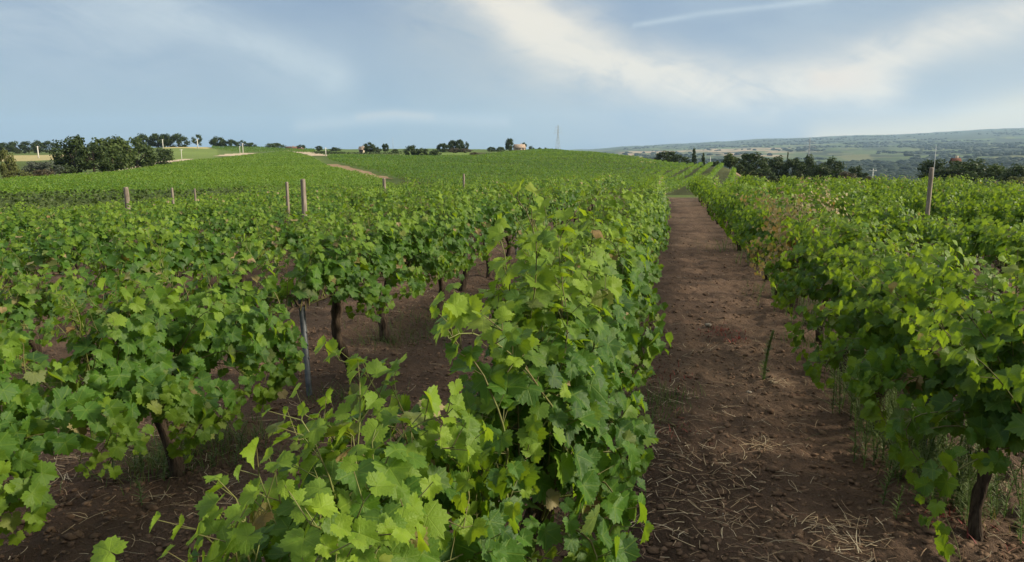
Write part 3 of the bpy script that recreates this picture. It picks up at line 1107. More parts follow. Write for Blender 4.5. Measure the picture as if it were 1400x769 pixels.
# ------------------------------------------------------------------ posts
def wooden_post(px, py_top, y_row, label, w=0.085, lean=0.0):
    d = ray(px, py_top)
    r = y_row
    x, y = d[0] * r, d[1] * r
    z0 = gz(x, y)
    top = EYE + d[2] * r
    mb = MB()
    rng = RS(int(px))
    hgt = top - z0
    pts = [(lean * (1 - t), 0, -0.1 + (hgt + 0.1) * t) for t in (0, .3, .6, .9, .985, 1)]
    mb.tube(pts, [w * .56, w * .55, w * .53, w * .52, w * .5, w * .42], 8, 0.06, rng)
    o = mb.build('wooden_post', M_WOOD)
    o.location = (x, y, z0)
    o.rotation_euler = (0, 0, 0.4)
    return tag(o, label, 'post', 'wooden trellis posts among the vines')


wooden_post(172, 256, 19, 'pale weathered wooden post standing alone at the far left above the vines', w=0.11)
wooden_post(414, 245, 13.5, 'taller grey wooden post, right one of the close pair left of centre', w=0.085)
wooden_post(392, 249, 19, 'thinner brown wooden post, left one of the close pair left of centre', w=0.075)
wooden_post(525, 244, 28, 'short pale post tip poking out of the vines below the brown track', w=0.11)
wooden_post(634, 238, 34, 'pale post tip barely above the vines at the foot of the hill', w=0.09)
wooden_post(266, 258, 26, 'small pale post tip between the lone post and the pair', w=0.06)
wooden_post(235, 257, 27, 'dark stubby post tip right of the lone wooden post', w=0.08)
wooden_post(1274, 229, 15.0, 'weathered grey split wooden post in the vines at right', w=0.07, lean=0.0)


def steel_post(px, py, ytop, label, mat, profile=0.034, lean_x=0.0):
    p = on_row(px, py)
    d = ray(px, ytop)
    r = math.hypot(p[0], p[1])
    h = EYE + d[2] * r - p[2]
    mb = MB()
    a = profile
    # open C profile: web and two folded flanges, with punched tabs for the wires
    sec = [(-a / 2, a * .45), (-a / 2, -a * .45), (a / 2, -a * .45), (a / 2, a * .45), (a / 2 - .005, a * .45), (a / 2 - .005, -a * .45 + .005), (-a / 2 + .005, -a * .45 + .005), (-a / 2 + .005, a * .45)]
    n = len(sec)
    vs = [(q[0], q[1], -0.15) for q in sec] + [(q[0] + lean_x, q[1], h) for q in sec]
    fs = [(k, (k + 1) % n, n + (k + 1) % n, n + k) for k in range(n)]
    fs += [(n + 0, n + 1, n + 6, n + 7), (n + 1, n + 2, n + 5, n + 6), (n + 2, n + 3, n + 4, n + 5)]
    mb.add(vs, fs)
    tb = mb
    k = 0.35
    while k < h - 0.03:
        tb.box((a / 2 + .003 + lean_x * k / h, 0, k), (.008, .012, .02))
        tb.box((-a / 2 - .003 + lean_x * k / h, 0, k), (.008, .012, .02))
        k += 0.12
    o = mb.build('steel_post', mat)
    o.location = p
    return tag(o, label, 'post', 'steel trellis posts in the vine rows')


steel_post(424, 541, 395, 'grey galvanised steel post beside the twisted trunk left of centre', M_STEEL, 0.04, -0.045)
steel_post(1257, 660, 350, 'blue grey steel post sticking out of the vine right of the path', M_STEELB, 0.036)
steel_post(706, 352, 300, 'thin steel post among the far trunks behind the centre row', M_STEEL, 0.04)


# ------------------------------------------------------------------ ground litter
rg = RS(31)


def alley_points(n, far=20.0):
    """random spots on the bare soil strips, denser close by"""
    out = []
    while len(out) < n:
        r = 1.3 * (far / 1.3) ** rg.rand()
        a = math.radians(rg.uniform(-50, 27))
        out.append((math.sin(a) * r, math.cos(a) * r))
    return np.array(out)


ico_v = np.array([(0, 0, 1), (.894, 0, .447), (.276, .851, .447), (-.724, .526, .447), (-.724, -.526, .447), (.276, -.851, .447), (.724, .526, -.447), (-.276, .851, -.447), (-.894, 0, -.447), (-.276, -.851, -.447), (.724, -.526, -.447), (0, 0, -1)])
ico_f = np.array([(0, 1, 2), (0, 2, 3), (0, 3, 4), (0, 4, 5), (0, 5, 1), (1, 6, 2), (2, 7, 3), (3, 8, 4), (4, 9, 5), (5, 10, 1), (2, 6, 7), (3, 7, 8), (4, 8, 9), (5, 9, 10), (1, 10, 6), (11, 7, 6), (11, 8, 7), (11, 9, 8), (11, 10, 9), (11, 6, 10)])


def scatter_lumps(name, P, smin, smax, mat, power=3.0, flat=0.7):
    N = len(P)
    s = smin + (smax - smin) * rg.rand(N) ** power
    v = ico_v[None] * rg.uniform(0.32, 1.38, (N, 12, 1)) * (s[:, None, None]) * np.stack([rg.uniform(.7, 1.3, N), rg.uniform(.7, 1.3, N), rg.uniform(.4, .9, N) * flat * 1.3], -1)[:, None, :]
    a = rg.uniform(0, 6.3, N)
    ca, sa = np.cos(a)[:, None], np.sin(a)[:, None]
    x, y = v[..., 0] * ca - v[..., 1] * sa, v[..., 0] * sa + v[..., 1] * ca
    z = ground_z(P[:, 0], P[:, 1]) + s * 0.12
    V = np.stack([x + P[:, 0:1], y + P[:, 1:2], v[..., 2] + z[:, None]], -1).reshape(-1, 3)
    lo = (ico_f.ravel()[None] + (np.arange(N) * 12)[:, None]).ravel()
    return link_mesh(name, V, lo, np.arange(N * 20) * 3, mat, smooth=False)


tag(scatter_lumps('soil_clods', alley_points(36000, 24.0), 0.005, 0.030, M_CLOD, 3.2), 'crumbled brown soil clods on the tilled strips', 'soil', kind='stuff')
tag(scatter_lumps('soil_lumps', alley_points(2600, 16.0), 0.014, 0.046, M_CLOD, 2.2, 0.55), 'larger broken lumps of brown soil on the tilled strips', 'soil', kind='stuff')
tag(scatter_lumps('pebbles', alley_points(300, 18.0), 0.006, 0.024, M_ROCK, 2.0), 'small pale pebbles on the tilled soil', 'pebbles', kind='stuff')


def blades(name, bases, length, width, spread, tints, mat, seed, lying=False, bend=0.5, up=0.0):
    rng = RS(seed)
    V, lo, st, cl = [], [], [], []
    for (x, y, s) in bases:
        z = gz(x, y)
        a = rng.uniform(0, 6.283)
        Ln = length * rng.uniform(0.5, 1.25) * s
        w = width * rng.uniform(0.7, 1.2)
        dx, dy = math.cos(a), math.sin(a)
        k = 5
        b0 = len(V)
        c = np.array(tints[rng.randint(len(tints))]) * rng.uniform(0.75, 1.2)
        px_, py_, pz = x, y, z + (0.008 if lying else -0.01)
        ang_ = rng.uniform(0.0, 0.25) if lying else math.pi / 2 - rng.uniform(0, spread)
        da = rng.uniform(-0.3, 0.12) if lying else -bend * rng.uniform(0.4, 1.2)
        turn = rng.normal(0, 0.25)
        for i in range(k):
            t = i / (k - 1)
            ww = w * (1 - 0.85 * t if not lying else 1 - 0.3 * t)
            V.append((px_ - dy * ww, py_ + dx * ww, pz))
            V.append((px_ + dy * ww, py_ - dx * ww, pz + (0.3 * ww)))
            cl += [c, c]
            aa = ang_ + da * t * (2.0 if not lying else 1.0)
            st_ = Ln / (k - 1)
            px_ += dx * math.cos(aa) * st_
            py_ += dy * math.cos(aa) * st_
            pz += math.sin(aa) * st_
            if lying:
                pz = max(pz, gz(px_, py_) + 0.006)
            a += turn * 0.5
            dx, dy = math.cos(a), math.sin(a)
        for i in range(k - 1):
            st.append(len(lo))
            lo += [b0 + i * 2, b0 + i * 2 + 1, b0 + i * 2 + 3, b0 + i * 2 + 2]
    return link_mesh(name, V, lo, st, mat, col=np.array(cl))


STR = [(0.36, 0.27, 0.16), (0.28, 0.195, 0.12), (0.18, 0.11, 0.065), (0.38, 0.31, 0.21), (0.15, 0.075, 0.05), (0.13, 0.085, 0.055)]
sb = [(p[0], p[1], rg.choice([.3, .5, .8, 1.1])) for p in alley_points(7000, 22.0)]
sb2 = []
for (cx, cy, n, sg) in [(905, 610, 60, .25), (965, 640, 70, .25), (1040, 610, 50, .07), (990, 560, 50, .3), (1070, 530, 30, .07), (1160, 740, 110, .14), (900, 540, 60, .25), (950, 720, 80, .3),
                        (1010, 700, 50, .3), (930, 470, 40, .4), (60, 640, 120, .35), (130, 600, 90, .35), (300, 660, 40, .25), (480, 440, 60, .5), (600, 400, 60, .6), (230, 700, 60, .3), (960, 400, 40, .6), (940, 350, 40, .7)]:
    p = on_row(cx, cy)
    for k in range(n):
        sb2.append((p[0] + rg.normal(0, sg), p[1] + rg.normal(0, sg), rg.choice([.5, .8, 1.1])))
tag(blades('dry_straw', sb, 0.16, 0.0020, 0, STR, M_STRAW, 3, lying=True), 'dry straw and vine prunings lying on the tilled soil', 'straw', kind='stuff')
tag(blades('straw_clump', sb2, 0.15, 0.0023, 0, [(0.42, 0.33, 0.20), (0.34, 0.25, 0.15), (0.48, 0.40, 0.27), (0.26, 0.17, 0.10)], M_STRAW, 4, lying=True), 'pale clumps of dry straw on the tilled soil', 'straw', kind='stuff')
rb = []
for (cx, cy, n, sg) in [(985, 455, 130, .13), (1005, 470, 60, .07), (880, 500, 70, .16), (905, 520, 50, .2), (925, 595, 40, .2), (1300, 720, 60, .12)]:
    p = on_row(cx, cy)
    for k in range(n):
        rb.append((p[0] + rg.normal(0, sg), p[1] + rg.normal(0, sg), 1.0))
tag(blades('red_weeds', rb, 0.07, 0.006, 1.3, [(0.20, 0.035, 0.028), (0.15, 0.03, 0.025), (0.26, 0.07, 0.05)], M_STRAW, 5), 'low reddish weeds withering on the bare path', 'weeds', kind='stuff')
gb = []
for (cx, cy, n, sg) in [(270, 620, 420, .25), (210, 640, 260, .18), (330, 600, 180, .2), (470, 545, 130, .16), (560, 458, 260, .3), (600, 440, 160, .35), (520, 470, 120, .2), (690, 370, 160, .5), (905, 550, 160, .14), (885, 570, 120, .16),
                        (815, 640, 260, .14), (800, 700, 200, .14), (1240, 620, 160, .2), (1200, 560, 120, .2), (1330, 690, 160, .2), (1110, 470, 120, .2), (1060, 400, 120, .3), (1000, 340, 120, .5), (880, 420, 60, .2)]:
    p = on_row(cx, cy)
    for k in range(n):
        gb.append((p[0] + rg.normal(0, sg), p[1] + rg.normal(0, sg), 1.0))
tint_g = [(0.2, 0, 0), (0.6, 0.1, 0), (0.9, 0.2, 0), (0.5, 0.3, 0.15), (0.4, 0, 0.5)]
tag(blades('grass', gb, 0.17, 0.0032, 0.9, tint_g, M_WEED, 7), 'thin green grass under the vines', 'grass', kind='stuff')


def feathery(mb_list, x, y, h, rng):
    V, lo, st, cl = mb_list
    z = gz(x, y)
    lx, ly = rng.normal(0, .12), rng.normal(0, .12)
    n = int(h / 0.010)
    for i in range(n):
        t = i / n
        c = np.array([x + lx * t * t * h * 2, y + ly * t * t * h * 2, z + h * t])
        for rep in range(2):
            a = rng.uniform(0, 6.28)
            Lf = 0.075 * (1 - 0.75 * t) * rng.uniform(0.6, 1.3) * (0.4 + min(1, t * 5) * 0.6)
            d = np.array([math.cos(a), math.sin(a), rng.uniform(0.2, 0.8)])
            w = np.array([-math.sin(a), math.cos(a), 0]) * 0.0048
            b0 = len(V)
            V += [c - w, c + w, c + d * Lf]
            st.append(len(lo))
            lo += [b0, b0 + 1, b0 + 2]
            q = (rng.rand(), 0.25 * rng.rand() + 0.15 * t, 0)
            cl += [q] * 3
    # stem
    b0 = len(V)
    for i in range(5):
        t = i / 4
        c = np.array([x + lx * t * t * h * 2, y + ly * t * t * h * 2, z - 0.02 + h * t])
        V += [c + np.array([-0.003, 0, 0]), c + np.array([0.003, 0, 0]), c + np.array([0, 0.004, 0])]
        cl += [(0.7, 0.2, 0)] * 3
    for i in range(4):
        for k in range(3):
            k2 = (k + 1) % 3
            st.append(len(lo))
            lo += [b0 + i * 3 + k, b0 + i * 3 + k2, b0 + i * 3 + 3 + k2, b0 + i * 3 + 3 + k]


rng = RS(88)
fw = ([], [], [], [])
for (cx, cy, n, sg, h) in [(1180, 560, 18, .12, .50), (1205, 590, 20, .13, .48), (1250, 645, 30, .15, .44), (1285, 680, 26, .14, .42), (1330, 700, 14, .15, .38), (1078, 425, 18, .12, .6), (1070, 405, 14, .14, .6), (1110, 450, 8, .15, .42),
                           (1165, 520, 8, .12, .42), (1040, 365, 10, .2, .5), (1150, 500, 6, .12, .35), (1020, 345, 8, .3, .5), (820, 660, 8, .12, .16), (225, 640, 10, .2, .2), (300, 620, 10, .2, .18)]:
    p = on_row(cx, cy)
    for k in range(int(n * 1.6)):
        feathery(fw, p[0] + rng.normal(0, sg) - (0.06 if cx > 1150 else 0), p[1] + rng.normal(0, sg * 1.5), h * rng.uniform(0.6, 1.45), rng)
tag(link_mesh('weeds', np.array(fw[0]), fw[1], fw[2], M_WEED, col=np.array(fw[3])), 'tall feathery green weeds under the vines right of the path', 'weeds', kind='stuff')
fw = ([], [], [], [])
p = on_row(1043, 524)
for k_ in range(3):
    feathery(fw, p[0] + 0.008 * k_, p[1] + 0.006 * k_, 0.52, RS(5))
o = link_mesh('weed_stem', np.array(fw[0]), fw[1], fw[2], M_WEED, col=np.array(fw[3]))
tag(o, 'single tall thin green weed standing upright alone in the bare path', 'weed')


def rock(px, py, s, label, mat, seed):
    p = on_row(px, py)
    rng = RS(seed)
    v = ico_v
    f = [tuple(q) for q in ico_f]
    # one subdivision for a chipped outline
    V = [tuple(q) for q in v]
    mid = {}

    def mp(a, c):
        k = (min(a, c), max(a, c))
        if k not in mid:
            q = unit((np.array(V[a]) + np.array(V[c])) / 2)
            V.append(tuple(q))
            mid[k] = len(V) - 1
        return mid[k]
    F2 = []
    for a, c, e in f:
        x, y, z = mp(a, c), mp(c, e), mp(e, a)
        F2 += [(a, x, z), (c, y, x), (e, z, y), (x, y, z)]
    mb = MB()
    mb.add([np.array(q) * rng.uniform(.78, 1.12) * np.array([s, s * .75, s * .5]) for q in V], F2)
    o = mb.build('stone', mat)
    o.location = (p[0], p[1], gz(p[0], p[1]) + s * .15)
    o.rotation_euler = (0, 0, rng.uniform(0, 3))
    return tag(o, label, 'stone', 'loose stones on the soil')


rock(842, 690, .085, 'large tan stone on the soil right under the centre row', M_CLOD, 3)
rock(1024, 541, .028, 'small pale stone in the middle of the bare path below the thin weed', M_ROCK, 4)
rock(968, 448, .05, 'flat pale grey stone beside the red weeds on the path', M_ROCK, 5)
rock(1117, 480, .03, 'whitish round stone at the foot of the right vines', M_ROCK, 6)
rock(357, 736, .05, 'brown stone on the soil in the bottom left alley', M_CLOD, 7)

# ------------------------------------------------------------------ far vineyards
def far_field(name, label, poly_px, direction, spacing, hgt, seed, dens=1.0, tint=(0, 1), young=0.1):
    """rows of vines on a hillside; poly_px gives for directions the nearest and farthest range"""
    rng = RS(seed)
    poly_px = [(q[0], q[1] * S, q[2] * S) + tuple(q[3:]) for q in poly_px]
    xs = np.array([azim(q[0]) for q in poly_px])
    r0s, r1s = np.array([q[1] for q in poly_px], float), np.array([q[2] for q in poly_px], float)
    for k, q in enumerate(poly_px):                # edges along a track lie where they are seen on the land
        if len(q) > 3 and q[3]:
            h_ = hit(q[0], q[3], 45.0)
            r1s[k] = math.hypot(h_[0], h_[1])
        if len(q) > 4 and q[4]:
            h_ = hit(q[0], q[4], 45.0)
            r0s[k] = math.hypot(h_[0], h_[1])
    dv = np.array([math.sin(direction), math.cos(direction)])
    nv = np.array([dv[1], -dv[0]])
    cs = []
    for q in poly_px:
        a = azim(q[0])
        for r in (q[1], q[2]):
            cs.append((math.sin(a) * r, math.cos(a) * r))
    cs = np.array(cs)
    u0, u1 = (cs @ dv).min(), (cs @ dv).max()
    w0, w1 = (cs @ nv).min(), (cs @ nv).max()
    P = []
    for w in np.arange(w0, w1, spacing):
        n = int((u1 - u0) * 34 * dens)
        u = rng.uniform(u0, u1, n)
        x, y = u * dv[0] + w * nv[0], u * dv[1] + w * nv[1]
        a, r = np.arctan2(x, y), np.hypot(x, y)
        ok = (a > xs[0]) & (a < xs[-1]) & (r > np.interp(a, xs, r0s)) & (r < np.interp(a, xs, r1s)) & (rng.rand(n) < np.clip(75.0 / r, 0, 1) ** 1.25)
        ok &= fbm(u / 2.5 + w * 3.3, w * 7.7 + u * 0, 2, seed) > -0.30      # missing vines
        P.append(np.stack([x[ok], y[ok], r[ok]], -1))
    P = np.concatenate(P)
    N = len(P)
    hv = hgt * (0.95 + 0.25 * fbm(P[:, 0] / 2.0, P[:, 1] / 2.0, 3, seed + 5))
    off = rng.normal(0, 0.20, N).clip(-.42, .42)
    x, y = P[:, 0] + nv[0] * off, P[:, 1] + nv[1] * off
    z = ground_z(x, y, False) + hv * (0.28 + 0.72 * rng.rand(N) ** 0.6)
    s = (0.072 if seed == 1 else 0.09) * np.clip(P[:, 2] / 75.0, 1, 6) ** 0.7 * rng.uniform(.7, 1.3, N)
    n = rng.normal(0, .5, (N, 3)) + np.array([0, 0, .75]) + np.stack([nv[0] * off * 5, nv[1] * off * 5, 0 * off], -1)
    t = rng.normal(0, 1, (N, 3))
    pat = fbm(P[:, 0] / 30.0, P[:, 1] / 30.0, 3, seed + 9)
    L = np.concatenate([np.stack([x, y, z], -1), n, t, s[:, None], np.clip(tint[0] + (tint[1] - tint[0]) * (rng.rand(N) * .7 + .3 * (0.5 + pat)), 0, 1)[:, None], np.clip(young * 2 * rng.rand(N) + pat * 0.5, 0, 1)[:, None], (rng.rand(N) < .01)[:, None] * .5], 1)
    co, lo, st, uv, cl = leaves_mesh_data(L, 3, rng)
    o = link_mesh(name, co, lo, st, M_LEAF_FAR, col=cl)
    print(name, N)
    return tag(o, label, 'vineyard', kind='stuff')


far_field('hillside_vines', 'bright green vineyard rows on the slope beyond the near vines at left', [(-120, 40, 85, 261), (0, 40, 90, 259), (40, 40, 90, 252), (80, 40, 90, 248.5), (130, 40, 90, 245), (190, 41, 90, 236), (225, 43, 90, 228.5), (258, 45, 90, 223), (306, 52, 280, 219), (345, 52, 330, 214), (390, 52, 330), (425, 52, 250, 218), (450, 52, 175, 234), (470, 52, 108, 239), (495, 52, 80, 247), (520, 52, 70, 255), (536, 52, 55)],
          azim(200) + math.radians(66), 2.8, 1.4, 1, 2.6, (0.45, 1.0), 0.26)
far_field('hillside_vines', 'dark green vineyard rows climbing the middle hill up to the pylon', [(448, 178, 240, 0, 221), (452, 150, 240, 0, 221.5), (470, 150, 238, 0, 227), (495, 112, 232, 0, 233.5), (515, 112, 232, 0, 239.5), (535, 80, 226, 0, 245.5), (560, 62, 222), (600, 55, 218), (650, 52, 222), (700, 52, 300), (750, 52, 345), (800, 52, 285), (850, 50, 245), (880, 48, 215), (930, 42, 160), (985, 40, 128), (1030, 40, 100), (1048, 40, 60)],
          azim(1010), 3.1, 1.45, 2, 1.6, (0.05, 0.75), 0.06)
far_field('hillside_vines', 'small dark green vineyard on the skyline left of the farmhouse', [(290, 390, 470), (330, 345, 470), (380, 345, 430), (430, 300, 420)],
          azim(300) + math.radians(70), 3.2, 1.5, 3, 0.7, (0.1, 0.6), 0.03)


# ------------------------------------------------------------------ trees
def make_tree(kind, seed, style):
    """unit tree: 1 m tall and about 1 m wide, scaled where it is planted"""
    rng = RS(seed)
    root = thing('tree' if style != 'bush' else 'bush', 'tree', 'tree')
    mb = MB()
    top = 0.5 if style != 'bush' else 0.2
    mb.tube([(0, 0, -0.04), (0.008, 0.005, top * .5), (-0.005, 0.01, top), (0, 0, top + 0.25)], [0.035, 0.027, 0.021, 0.008], 7, 0.1, rng)
    C = []
    ncl = {'round': 34, 'wide': 40, 'bush': 26, 'open': 24, 'conifer': 40, 'cypress': 24}[style]
    for k in range(ncl):
        for _ in range(30):
            v = rng.normal(0, 1, 3)
            v /= np.linalg.norm(v)
            v *= rng.uniform(0.45, 1.0) ** 0.5
            if style == 'round':
                c = np.array([v[0] * .38, v[1] * .38, .57 + v[2] * .34])
            elif style == 'wide':
                c = np.array([v[0] * .42, v[1] * .42, .50 + v[2] * .40])
                if c[2] > .5 and math.hypot(c[0], c[1]) > .42 * (1.25 - c[2] * .6):
                    continue
            elif style == 'bush':
                c = np.array([v[0] * .40, v[1] * .40, .42 + v[2] * .42])
                if c[2] < .08:
                    continue
            elif style == 'open':
                c = np.array([v[0] * .37, v[1] * .37, .62 + v[2] * .32])
            elif style == 'conifer':
                t = (k + .5) / ncl
                a = rng.uniform(0, 6.28)
                rr = (1 - t) * .36 * rng.uniform(.6, 1)
                c = np.array([math.cos(a) * rr, math.sin(a) * rr, .16 + .80 * t])
            else:
                t = (k + .5) / ncl
                a = rng.uniform(0, 6.28)
                rr = .25 * math.sin(min(1, t * 1.6 + .25) * math.pi * .62 + .2) * (1 - t) ** .4
                c = np.array([math.cos(a) * rr, math.sin(a) * rr, .08 + .84 * t])
            break
        C.append(c)
    for c in C[::3]:
        mid = np.array([c[0] * .4, c[1] * .4, c[2] * .7])
        mb.tube([(0, 0, min(top, c[2] * .6)), mid, c], [.015, .010, .004], 5)
    mb.build('trunk', M_TBARK, root, smooth=True)
    rows_ = []
    per = {'round': 85, 'wide': 85, 'bush': 85, 'open': 46, 'conifer': 40, 'cypress': 60}[style]
    cr = {'round': .14, 'wide': .135, 'bush': .145, 'open': .12, 'conifer': .085, 'cypress': .085}[style]
    for c in C:
        rad = cr * rng.uniform(.7, 1.25)
        shade = rng.rand()
        for q in range(per):
            v = rng.normal(0, 1, 3)
            v /= np.linalg.norm(v)
            p = c + v * rad * rng.uniform(.45, 1.08) * np.array([1, 1, .8])
            n = v + rng.normal(0, .5, 3) + np.array([0, 0, .3])
            rows_.append((*p, *n, *rng.normal(0, 1, 3), rng.uniform(.022, .042), np.clip(shade * .6 + rng.rand() * .5, 0, 1), rng.rand() ** 3 * .7, 0))
    co, lo, st, uv, cl = leaves_mesh_data(np.array(rows_), 2, rng)
    link_mesh('crown', co, lo, st, M_TREE[kind], root, col=cl)
    return root


tree_used = {}


def plant(px, ytop, wpx, r, kind, style, label, group=None, name=None, cat='tree', sink=0.0):
    r = r * S
    d = ray(px, ytop)
    x, y = d[0] * r, d[1] * r
    z0 = gz(x, y) - sink
    h = (EYE + d[2] * r - z0) / 0.97
    fdist = r * abs(float(np.dot(d / np.linalg.norm(d), FWD))) * np.linalg.norm(d)
    w = wpx * fdist / F / 0.98
    var = (int(px) * 7) % 3
    key = (kind, style, var)
    rz = (px * 1.7) % 6.28
    if key not in tree_used:
        tree_used[key] = make_tree(kind, hash((style, var)) % 1000 if False else 40 + var * 13 + len(style) * 5, style)
        o = tree_used[key]
        o.location, o.rotation_euler, o.scale = (x, y, z0), (0, 0, rz), (w, w, h)
        o['label'] = label
        if group:
            o['group'] = group
    else:
        o = copy_thing(tree_used[key], (x, y, z0), rz, (w, w, h), label, group)
    if group == TS and r > 320 * S:
        o.location.z -= 0.22 * h
        o.scale.z = h * 1.22
    o['category'] = cat
    if name:
        o.name = name
    return o


TL, TS, TR = 'trees beside the track at left', 'trees along the skyline', 'trees at the edge of the valley'
plant(98, 182, 60, 138, 'dark', 'bush', 'tall dark tree, highest crown of the clump beside the track at left', TL)
plant(150, 181, 66, 142, 'mid', 'bush', 'big rounded mid green tree in the middle of the left clump', TL)
plant(184, 183, 60, 150, 'mid', 'bush', 'rounded green tree at the right side of the left clump', TL)
plant(125, 196, 50, 134, 'dark', 'wide', 'dark low tree filling the gap between the tall dark and rounded trees', TL)
plant(222, 200, 36, 165, 'dark', 'bush', 'dark bush at the right tip of the left clump beside the track', TL, 'bush', 'bush')
plant(8, 201, 26, 116, 'olive', 'bush', 'tall olive green bush at the left picture edge', TL, 'bush', 'bush')
plant(25, 231, 40, 112, 'olive', 'bush', 'low yellow green bush above the pale track at far left', TL, 'bush', 'bush')
plant(45, 218, 34, 128, 'grey', 'bush', 'grey green bush left of the tall dark tree', TL, 'bush', 'bush')
plant(70, 217, 30, 126, 'grey', 'bush', 'grey green bush touching the foot of the tall dark tree', TL, 'bush', 'bush')
plant(58, 230, 34, 122, 'brown', 'bush', 'low brown bush at the edge of the pale track', TL, 'bush', 'bush')
plant(88, 224, 34, 130, 'dark', 'bush', 'dark bush under the tall dark tree', TL, 'bush', 'bush')
for i, (px, yt, w) in enumerate([(-30, 190, 26), (-8, 191, 26), (8, 194, 26), (22, 191, 24), (38, 192, 24), (52, 190, 22), (66, 191, 26)]):
    plant(px, yt, w, 470 + 5 * i, 'dark', 'bush', ['dark tree outside the left end of the far wood', 'dark tree at the very left of the far wood', 'low dark tree of the far wood above the olive bush', 'dark tree of the far wood left of the white pole', 'rounded dark tree right beside the white pole in the far wood', 'dark tree of the far wood behind the white pole', 'dark tree of the far wood touching the tall dark tree'][i], 'trees of the far wood at left')
for px, yt, w, k, s, lab in [
    (196, 180, 34, 'dark', 'bush', 'dark skyline tree just behind the left clump'),
    (215, 181, 30, 'dark', 'round', 'dark skyline tree left of the tallest one'),
    (243, 180, 30, 'dark', 'bush', 'tallest broad dark skyline tree above the pale strip'),
    (228, 182, 24, 'dark', 'round', 'narrow dark skyline tree behind the second white pole'),
    (269, 184, 18, 'dark', 'open', 'lone open crowned skyline tree behind a white pole'),
    (297, 186, 24, 'dark', 'round', 'round dark skyline tree, left of the pair right of the lone tree'),
    (315, 189, 22, 'dark', 'bush', 'lower dark skyline tree, right of the pair right of the lone tree'),
    (330, 192, 16, 'mid', 'open', 'pale thin skyline tree beside the two thin poles'),
    (342, 194, 18, 'dark', 'bush', 'low skyline tree right of the two thin poles'),
    (375, 194.5, 30, 'mid', 'bush', 'dome shaped green tree on the skyline left of the farmhouse'),
]:
    plant(px, yt, w, 430, k, s, lab, TS)
for px, yt, w, r, k, s, lab in [
    (411, 197.5, 14, 430, 'dark', 'round', 'small dark tree behind the small farm building'),
    (436, 199.5, 12, 380, 'dark', 'round', 'small dark tree left of the pole beside the pale road'),
    (458, 201, 18, 380, 'dark', 'bush', 'low dark bush right of the pole beside the pale road'),
    (505, 195, 19, 300, 'dark', 'wide', 'broad dark tree beside the small pale house'),
    (517, 200, 12, 305, 'dark', 'bush', 'low dark tree between two taller ones near the pale house'),
    (527, 195.5, 11, 300, 'dark', 'round', 'narrow dark tree right of the pale house trees'),
    (540, 203, 12, 300, 'mid', 'bush', 'low green bush at the right end of the hedge'),
    (563, 197.5, 24, 228, 'dark', 'bush', 'large dark bush at the left of the pair on the middle hill'),
    (577, 201, 20, 226, 'dark', 'bush', 'dark bush in the centre of the bush clump on the middle hill'),
    (595, 203.5, 20, 224, 'dark', 'bush', 'rounded dark bush at the right of the clump on the middle hill'),
    (648, 207.5, 15, 226, 'brown', 'bush', 'small brownish round bush standing alone on the hill'),
    (605, 195, 20, 330, 'dark', 'round', 'dark tree at the left end of the grove on the hilltop'),
    (619, 191.5, 16, 335, 'dark', 'round', 'tall dark tree, left of the two tallest of the hilltop grove'),
    (628, 190.5, 16, 335, 'dark', 'round', 'tallest dark tree of the hilltop grove'),
    (637, 194, 12, 335, 'dark', 'open', 'thin dark tree at the right end of the hilltop grove'),
    (620, 202, 22, 315, 'brown', 'bush', 'grey brown thicket under the hilltop grove'),
    (635, 203, 22, 315, 'brown', 'bush', 'brown thicket at the right foot of the hilltop grove'),
    (672, 200, 14, 360, 'dark', 'bush', 'small dark tree left of the tall tree by the stone ruin'),
    (684, 200, 16, 360, 'mid', 'bush', 'low green tree beside the tall tree by the stone ruin'),
    (697, 189, 15, 345, 'dark', 'round', 'tall dark tree left of the stone ruin'),
    (716, 194, 9, 362, 'dark', 'round', 'small dark tree behind the roof of the stone ruin'),
    (727, 198.5, 9, 345, 'dark', 'bush', 'round dark bush right of the stone ruin'),
    (738, 201, 6, 345, 'dark', 'bush', 'first tiny dark bush on the skyline between the ruin and pylon'),
    (746, 201.5, 6, 345, 'dark', 'bush', 'second tiny dark bush on the skyline between the ruin and pylon'),
    (755, 203, 5, 345, 'dark', 'bush', 'tiny dark bush on the skyline just left of the pylon'),
    (761, 203, 5, 345, 'dark', 'bush', 'tiny dark bush at the foot of the pylon'),
]:
    plant(px, yt, w, r, k, s, lab, TS, 'bush' if s == 'bush' else None, 'bush' if s == 'bush' else 'tree')
